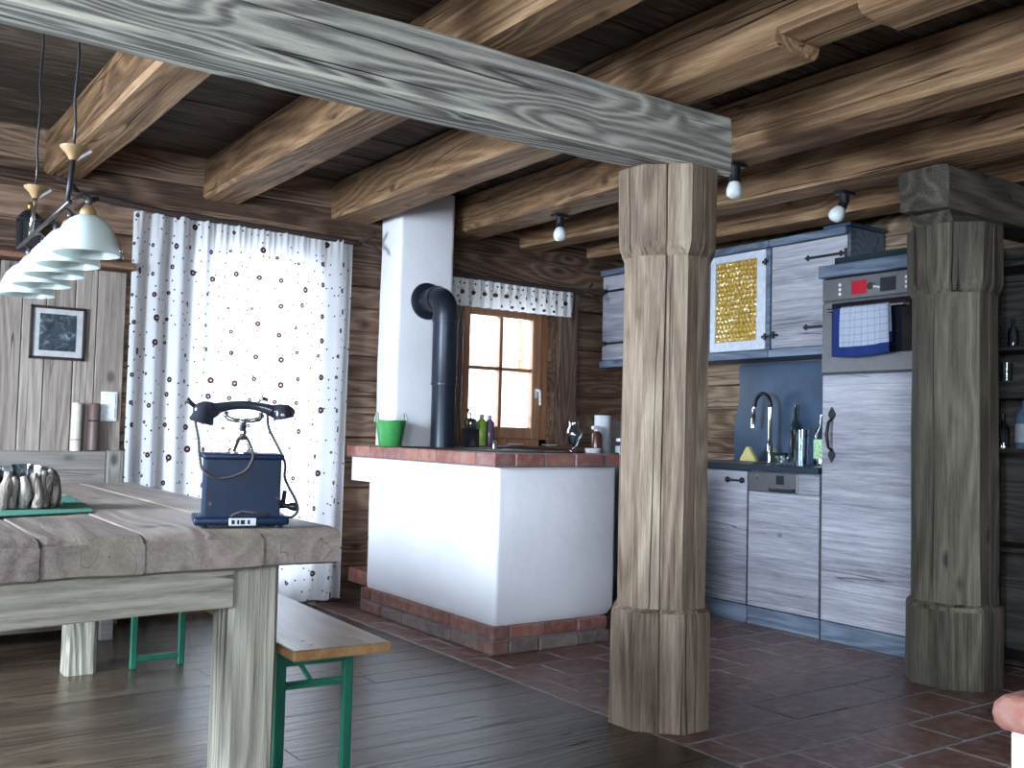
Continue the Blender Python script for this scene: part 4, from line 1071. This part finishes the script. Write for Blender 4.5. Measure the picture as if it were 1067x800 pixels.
# ------------------------------------------------------------ pendant lamp over the table
t = thing('pendant_lamp', 'linear pendant lamp with five frosted glass shades above the dining table', 'lamp', (.6, 3.4, 1.5))
bronze = plain('aged_bronze', (.10, .10, .11), .4, .6)
woodt = plain('light_turned_wood', (.22, .14, .065), .5)
bm = NB(); tube(bm, [(.545, 2.96, 1.662), (.545, 3.84, 1.655)], .006, 10); obj('crossbar', bm, plain('dark_bronze', (.06, .055, .055), .35, .8), t, smooth=True)
lampy = [3.0, 3.2, 3.4, 3.6, 3.8]; lampx = [.602, .592, .590, .588, .575]
dz = [.030, .022, .014, .004, -.010]
for x, y, d in zip(lampx, lampy, dz):
    z = 1.497 + d
    bm = NB(); R_ = .091
    prof = [(.018, .112), (.028, .110), (.048, .098), (.068, .074), (.082, .042), (.0895, .010), (R_, 0), (R_ - .004, 0), (.086, .010), (.078, .042), (.064, .072), (.044, .095), (.018, .108)]
    lathe(bm, prof, (x, y, z), 36, False); s_ = obj('lamp_shade', bm, shade_m, t, smooth=60)
    bm = NB(); lathe(bm, [(.001, .105), (.02, .105), (.024, .112), (.020, .128), (.011, .14), (.001, .14)], (x, y, z), 20); obj('shade_cap', bm, woodt, s_, smooth=50)
    bm = NB(); tube(bm, [(x, y, z + .138), (x, y, z + .165), (x - .012, y, z + .175), (.545, y, 1.66)], .005, 8); tube(bm, [(x, y, z + .14), (x + .0, y, z + .16)], .011, 12); obj('arm', bm, bronze, t, smooth=True)
    bm = NB(); ball(bm, (x, y, z + .045), .026); obj('bulb', bm, plain('opal_bulb', (.8, .8, .78), .3), t, smooth=True)
for y, zt in ((3.0, 1.79), (3.6, 1.79)):
    bm = NB(); tube(bm, [(.545, y, 1.66), (.556, y, zt)], .007, 10); obj('hanging_rod', bm, chrome if y > 3.3 else ironm, t, smooth=True)
    bm = NB(); lathe(bm, [(.001, 0), (.010, 0), (.020, .018), (.036, .034), (.037, .038), (.001, .038)], (.556, y, zt), 24); obj('counterweight_cone', bm, woodt, t, smooth=50)
    bm = NB(); tube(bm, [(.566, y, zt + .004), (.603, y, zt + .034)], .004, 8); obj('grip_lever', bm, whitep, t)
    bm = NB(); pts = [(.556 + .003 * math.sin(k * 2.1), y + .004 * math.sin(k * 1.3), zt + .038 + (2.498 + max(0, y - 2.6) * .022 - zt - .038) * k / 10) for k in range(11)]; tube(bm, pts, .004, 8); obj('suspension_cord', bm, black, t, smooth=True)

# ------------------------------------------------------------ dining table
t = thing('dining_table', 'massive worn timber dining table with thick plank top', 'table', (.6, 3.5, 0))
TX0, TX1, TY1 = .02, 1.165, 4.66
def front(x): return 2.468 - .055 * (TX1 - x)
bm = NB()
cuts = [TX0, .22, .42, .652, .945, TX1]
for k, (a, b) in enumerate(zip(cuts, cuts[1:])):
    n0 = 4
    sts = []
    fr_ = front((a + b) / 2) + random.uniform(-.006, .006)
    for y in [fr_ , fr_ + .012] + lin(fr_ + .06, TY1, 24):
        ins = .010 if y == fr_ else 0
        zt = .785 - ins - (.006 if y < fr_ + .03 else 0)
        sts.append((y, a + .0008, b - .0008, .690 + ins * .6, zt))
    vs = hewn(bm, 'Y', sts, .005, .0028, 4, 40 + k)
top = obj('table_top', bm, W_table, t, smooth=35)
def mleg(x, y, wx, wy, lab=None):
    bm = NB(); hewn(bm, 'Z', [(z, x, x + wx, y, y + wy) for z in lin(0, .69, 12)], .012, .006, 4, x * 7 + y)
    obj('leg', bm, W_leg, t, smooth=32)
mleg(.885, 2.512, .135, .14); mleg(.06, 2.47, .135, .14); mleg(.885, 4.44, .12, .13); mleg(.06, 4.44, .12, .13)
bm = NB(); hewn(bm, 'X', [(x, front(x) + .038, front(x) + .072, .585 - .004 * math.sin(x * 6), .690) for x in lin(.195, .887, 16)], .004, .0025, 4, 9); obj('apron', bm, W_apron, t, smooth=35)
bm = NB(); hewn(bm, 'Y', [(y, .93, .97, .59, .69) for y in lin(2.652, 4.44, 8)], .004, .002); hewn(bm, 'Y', [(y, .11, .15, .59, .69) for y in lin(2.612, 4.44, 8)], .004, .002); obj('side_apron', bm, W_leg, t, smooth=35)
bm = NB(); hewn(bm, 'X', [(x, 4.49, 4.53, .59, .69) for x in lin(.18, .885, 8)], .004, .002); obj('apron', bm, W_apron, t, smooth=35)

# beer bench (local coordinates, then turned slightly)
t = thing('folding_bench', 'orange brown folding bench with green steel legs beside the dining table', 'bench', (1.178, 2.445, 0), -math.radians(2.2))
ORG[t.name] = Vector((0, 0, 0))
bm = NB(); box(bm, -.14, .14, 0, 2.2, .442, .47, .006, 2); sea = obj('seat', bm, W_bench, t, local=True)
bm = NB()
for y in (.06, .12, 2.08, 2.14):
    for x in (-.07, .07): lathe(bm, [(.001, .4698), (.006, .4698), (.006, .4712), (.001, .4714)], (x, y, 0), 8)
obj('seat_rivets', bm, steel, sea, local=True)
for y in (.20, 2.0):
    s_ = 1 if y < 1 else -1
    for x in (-.10, .10):
        bm = NB(); box(bm, x - .014, x + .014, y - .012, y + .012, 0.0, .436, .004); obj('leg', bm, greenp, t, local=True)
    bm = NB(); box(bm, -.10, .10, y - .010, y + .010, .385 if y < 1 else .03, .412 if y < 1 else .056, .003); obj('stretcher', bm, greenp, t, local=True)
    bm = NB(); box(bm, -.10, .10, y - .006, y + .006, .32 if y < 1 else .40, .333 if y < 1 else .415, .002); obj('stretcher', bm, greenp, t, local=True)
    bm = NB(); tube(bm, [(0, y + s_ * .32, .438), (0, y + s_ * .02, .33)], .008, 8); tube(bm, [(-.09, y + s_ * .02, .33), (.09, y + s_ * .02, .33)], .007, 8); obj('brace', bm, greenp, t, local=True)
    bm = NB(); box(bm, -.12, .12, y - .02, y + .02, .434, .443, .002); obj('leg_bracket', bm, greenp, t, local=True)

# ------------------------------------------------------------ antique telephone
t = thing('antique_telephone', 'old black box telephone with a handset on a chrome cradle and a side crank', 'telephone', (.940, 2.612, .786), -math.radians(15))
ORG[t.name] = Vector((0, 0, 0))
navy = plain('blue_black_painted_metal', (.004, .014, .040), .4, 0, .25, ns=14, var=.2)
bake = plain('black_bakelite', (.022, .024, .034), .16)
def P(name, bm, m, par=None, **k): return obj(name, bm, m, par or t, local=True, **k)
bm = NB(); box(bm, -.097, .097, -.07, .07, .022, .180, .004, 2); bodyp = P('case', bm, navy)
bm = NB(); box(bm, -.103, .103, -.076, .076, .176, .192, .006, 3); P('case_lid', bm, navy, smooth=40)
bm = NB(); box(bm, -.122, .120, -.088, .080, .006, .028, .009, 3); P('base', bm, navy, smooth=40)
bm = NB()
for x in (-.098, .092):
    for y in (-.07, .06): lathe(bm, [(.001, 0), (.012, 0), (.014, .008), (.001, .008)], (x, y, 0), 12)
P('feet', bm, bake)
bm = NB(); box(bm, -.034, .034, -.0915, -.087, .006, .026, .001); pl = P('name_plate', bm, plain('silver_name_plate', (.5, .55, .62), .35, .6), bodyp)
bm = NB()
for x, w_ in ((-.022, .006), (-.010, .004), (.003, .008), (.017, .005)): box(bm, x - w_, x + w_ * .3, -.0925, -.091, .010, .021)
P('plate_marks', bm, bake, bodyp)
bm = NB(); tube(bm, [(-.082, -.072, .062), (-.082, -.069, .062)], .005, 10); tube(bm, [(.088, -.072, .075), (.088, -.069, .075)], .005, 10); P('screws', bm, chrome, bodyp)
# cradle
bm = NB()
for a in range(4):
    an = a * PI / 2 + PI / 4; pts = [(r * math.cos(an), r * .8 * math.sin(an), z) for r, z in ((.036, .192), (.030, .205), (.020, .222), (.012, .232))]
    tube(bm, pts, .005, 8)
lathe(bm, [(.001, .192), (.040, .192), (.040, .196), (.001, .197)], (0, 0, 0), 20)
lathe(bm, [(.001, .228), (.016, .228), (.013, .236), (.008, .24), (.010, .25), (.007, .256), (.011, .264), (.008, .27), (.012, .278), (.012, .284), (.001, .286)], (0, 0, 0), 18)
P('cradle_stand', bm, chrome, smooth=50)
bm = NB()
for s_ in (-1, 1):
    pts = [(0, 0, .280), (s_ * .02, 0, .279), (s_ * .04, 0, .284), (s_ * .053, 0, .296)]
    tube(bm, pts, [.006, .006, .007, .004], 10)
    tube(bm, [(s_ * .045, -.018, .301), (s_ * .045, -.012, .290), (s_ * .045, .012, .290), (s_ * .045, .018, .301)], .004, 8)
P('cradle_fork', bm, chrome, smooth=50)
hz = .307
bm = NB(); pts = []; rr_ = []
for k in lin(-1, 1, 21):
    pts.append((k * .078, 0, hz + .014 - .014 * k * k)); rr_.append(.0115 + .006 * abs(k) ** 3)
tube(bm, pts, rr_, 14); hs = P('handset', bm, bake, smooth=True)
bm = NB(); lathe(bm, [(.001, .022), (.018, .02), (.026, .010), (.029, -.006), (.028, -.016), (.001, -.018)], (0, 0, 0), 22)
for v in bm.verts:
    v.co = Matrix.Rotation(math.radians(-12), 3, 'Y') @ v.co + Vector((.104, 0, hz - .004))
ball(bm, (.098, 0, hz - .001), .026, 1.5, .8, .8)
P('earpiece', bm, bake, hs, smooth=50)
bm = NB(); lathe(bm, [(.001, .024), (.017, .022), (.024, .010), (.030, -.016), (.033, -.026), (.028, -.030), (.015, -.022), (.001, -.022)], (0, 0, 0), 22)
for v in bm.verts:
    v.co = Matrix.Rotation(math.radians(14), 3, 'Y') @ v.co + Vector((-.102, 0, hz - .008))
ball(bm, (-.096, 0, hz - .003), .027, 1.35, .85, .9)
P('mouthpiece', bm, bake, hs, smooth=50)
bm = NB(); tube(bm, [(.035, 0, hz + .024), (.048, 0, hz + .034), (.062, 0, hz + .030)], .005, 8); P('button_lug', bm, chrome, hs, smooth=True)
bm = NB(); tube(bm, [(-.125, 0, hz + .005), (-.140, 0, hz + .018), (-.148, 0, hz + .024)], [.006, .006, .009], 8); P('hook_lug', bm, bake, hs, smooth=True)
cord_m = plain('braided_brown_cord', (.05, .04, .04), .8, ns=200, var=.5)
def cord(pts, n=None):
    bm = NB(); q = []
    P_ = [Vector(p) for p in pts]
    P_ = [P_[0]] + P_ + [P_[-1]]
    for i in range(1, len(P_) - 2):
        for k in range(8):
            u = k / 8; a, b, c, d = P_[i - 1:i + 3]
            q.append(.5 * ((2 * b) + (c - a) * u + (2 * a - 5 * b + 4 * c - d) * u * u + (3 * b - a - 3 * c + d) * u ** 3))
    q.append(P_[-2]); tube(bm, q, [.0032 if i % 2 else .0040 for i in range(len(q))], 8); P('cord', bm, cord_m, smooth=True)
cord([(-.128, 0, hz - .002), (-.124, -.02, .27), (-.116, -.03, .23), (-.112, -.055, .185), (-.104, -.078, .150), (-.07, -.076, .128), (-.03, -.076, .132), (.005, -.076, .150), (.02, -.08, .178), (.02, -.079, .196), (.01, -.04, .198)])
cord([(.062, 0, hz - .004), (.066, 0, .265), (.080, 0, .235), (.098, -.01, .20), (.112, -.02, .165), (.112, -.02, .13), (.125, -.02, .10), (.142, -.02, .07), (.150, -.02, .040), (.135, -.02, .022), (.112, -.03, .024), (.05, -.085, .036), (.0, -.088, .042), (-.03, -.088, .030)])
bm = NB(); tube(bm, [(.10, 0, .055), (.118, 0, .055)], .012, 12); tube(bm, [(.112, 0, .055), (.116, -.004, .092)], .006, 8); P('crank_arm', bm, bake, smooth=40)
bm = NB(); tube(bm, [(.112, -.01, .052), (.126, -.01, .050), (.130, -.01, .050), (.146, -.01, .048), (.150, -.01, .048)], [.005, .007, .010, .012, .010], 12); P('crank_handle', bm, bake, smooth=40)

# ------------------------------------------------------------ driftwood bowl on green runner
bm = NB()
prism(bm, [(.18, 3.02), (.40, 3.0), (.668, 3.085), (.70, 3.25), (.735, 3.76), (.2, 3.80)], 'Z', .7885, .7915)
obj('table_runner', bm, plain('green_felt', (.012, .13, .085), .95, ns=60, bump=.002), None, 'green felt mat lying on the table under the driftwood bowl', 'table mat')
t = thing('driftwood_bowl', 'round bowl of upright driftwood pieces on the green mat', 'bowl', (.50, 3.30, .792))
cx_, cy_ = .505, 3.30
random.seed(3)
for k in range(24):
    an = 2 * PI * k / 24 + random.uniform(-.05, .05); R_ = .096 + random.uniform(-.006, .006)
    h = random.uniform(.092, .12); r = random.uniform(.011, .017)
    tilt = random.uniform(-.12, .12)
    bm = NB(); pts = []; rs = []
    for j in range(6):
        v = j / 5
        a2 = an + tilt * (v - .3) + .05 * math.sin(v * 5 + k)
        rad = R_ + .008 * math.sin(v * 4 + k * 2)
        pts.append((cx_ + rad * math.cos(a2), cy_ + rad * math.sin(a2), .7925 + r * .15 + h * v)); rs.append(r * (1.1 - .35 * abs(v - .3) + .15 * math.sin(k * 3 + v * 9)))
    rs[-1] *= .7
    tube(bm, pts, rs, 9); obj('driftwood_piece', bm, W_drift, t, smooth=True)
bm = NB(); lathe(bm, [(.001, 0), (.078, 0), (.080, .004), (.001, .006)], (cx_, cy_, .792), 28); obj('base_plate', bm, W_drift, t)
bm = NB(); lathe(bm, [(.001, .008), (.052, .008), (.073, .03), (.076, .108), (.080, .122), (.077, .123), (.073, .108), (.069, .032), (.050, .012), (.001, .012)], (cx_, cy_, .790), 32, False); obj('glass_insert', bm, vessel, t, label='clear glass insert', smooth=60)
t = thing('tea_light_glass', 'small frosted candle glass standing inside the driftwood bowl', 'candle holder', (.505, 3.262, .803))
bm = NB(); lathe(bm, [(.001, 0), (.018, 0), (.022, .02), (.026, .10), (.031, .118), (.028, .118), (.023, .10), (.019, .02), (.001, .006)], (.505, 3.262, .803), 20, False); obj('candle_glass', bm, mk_glass('milky_candle_glass', (.72, .76, .82), .3, .1), t, smooth=50)

# ------------------------------------------------------------ low plastered stub wall, bottom right
t = thing('low_wall', 'end of a low white plastered wall capped with rounded terracotta', 'low wall', (2.6, 1.2, 0))
bm = NB(); box(bm, 2.325, 3.3, 1.02, 1.262, 0, .385, .012, 2); obj('plaster_core', bm, plaster, t)
bm = NB()
x = 2.285
while x < 3.3:
    rings = []
    b = min(x + .25, 3.32)
    sec = [(.985, .386), (1.275, .386), (1.292, .398), (1.299, .42), (1.294, .445), (1.275, .463), (1.245, .472), (1.03, .472), (.985, .455), (.975, .42)]
    for h, s_ in ((x + .002, .70), (x + .008, .86), (x + .018, .96), (x + .035, 1), (b - .012, 1), (b - .003, .97)):
        rings.append([Vector((h, 1.135 + (u - 1.135) * s_, .43 + (v - .43) * s_)) for u, v in sec])
    loft(bm, rings); x = b
obj('terracotta_cap', bm, mk_brick('terracotta_cap_tile', (.25, .10, .075), (.32, .13, .10), (.28, .11, .09)), t, smooth=50)
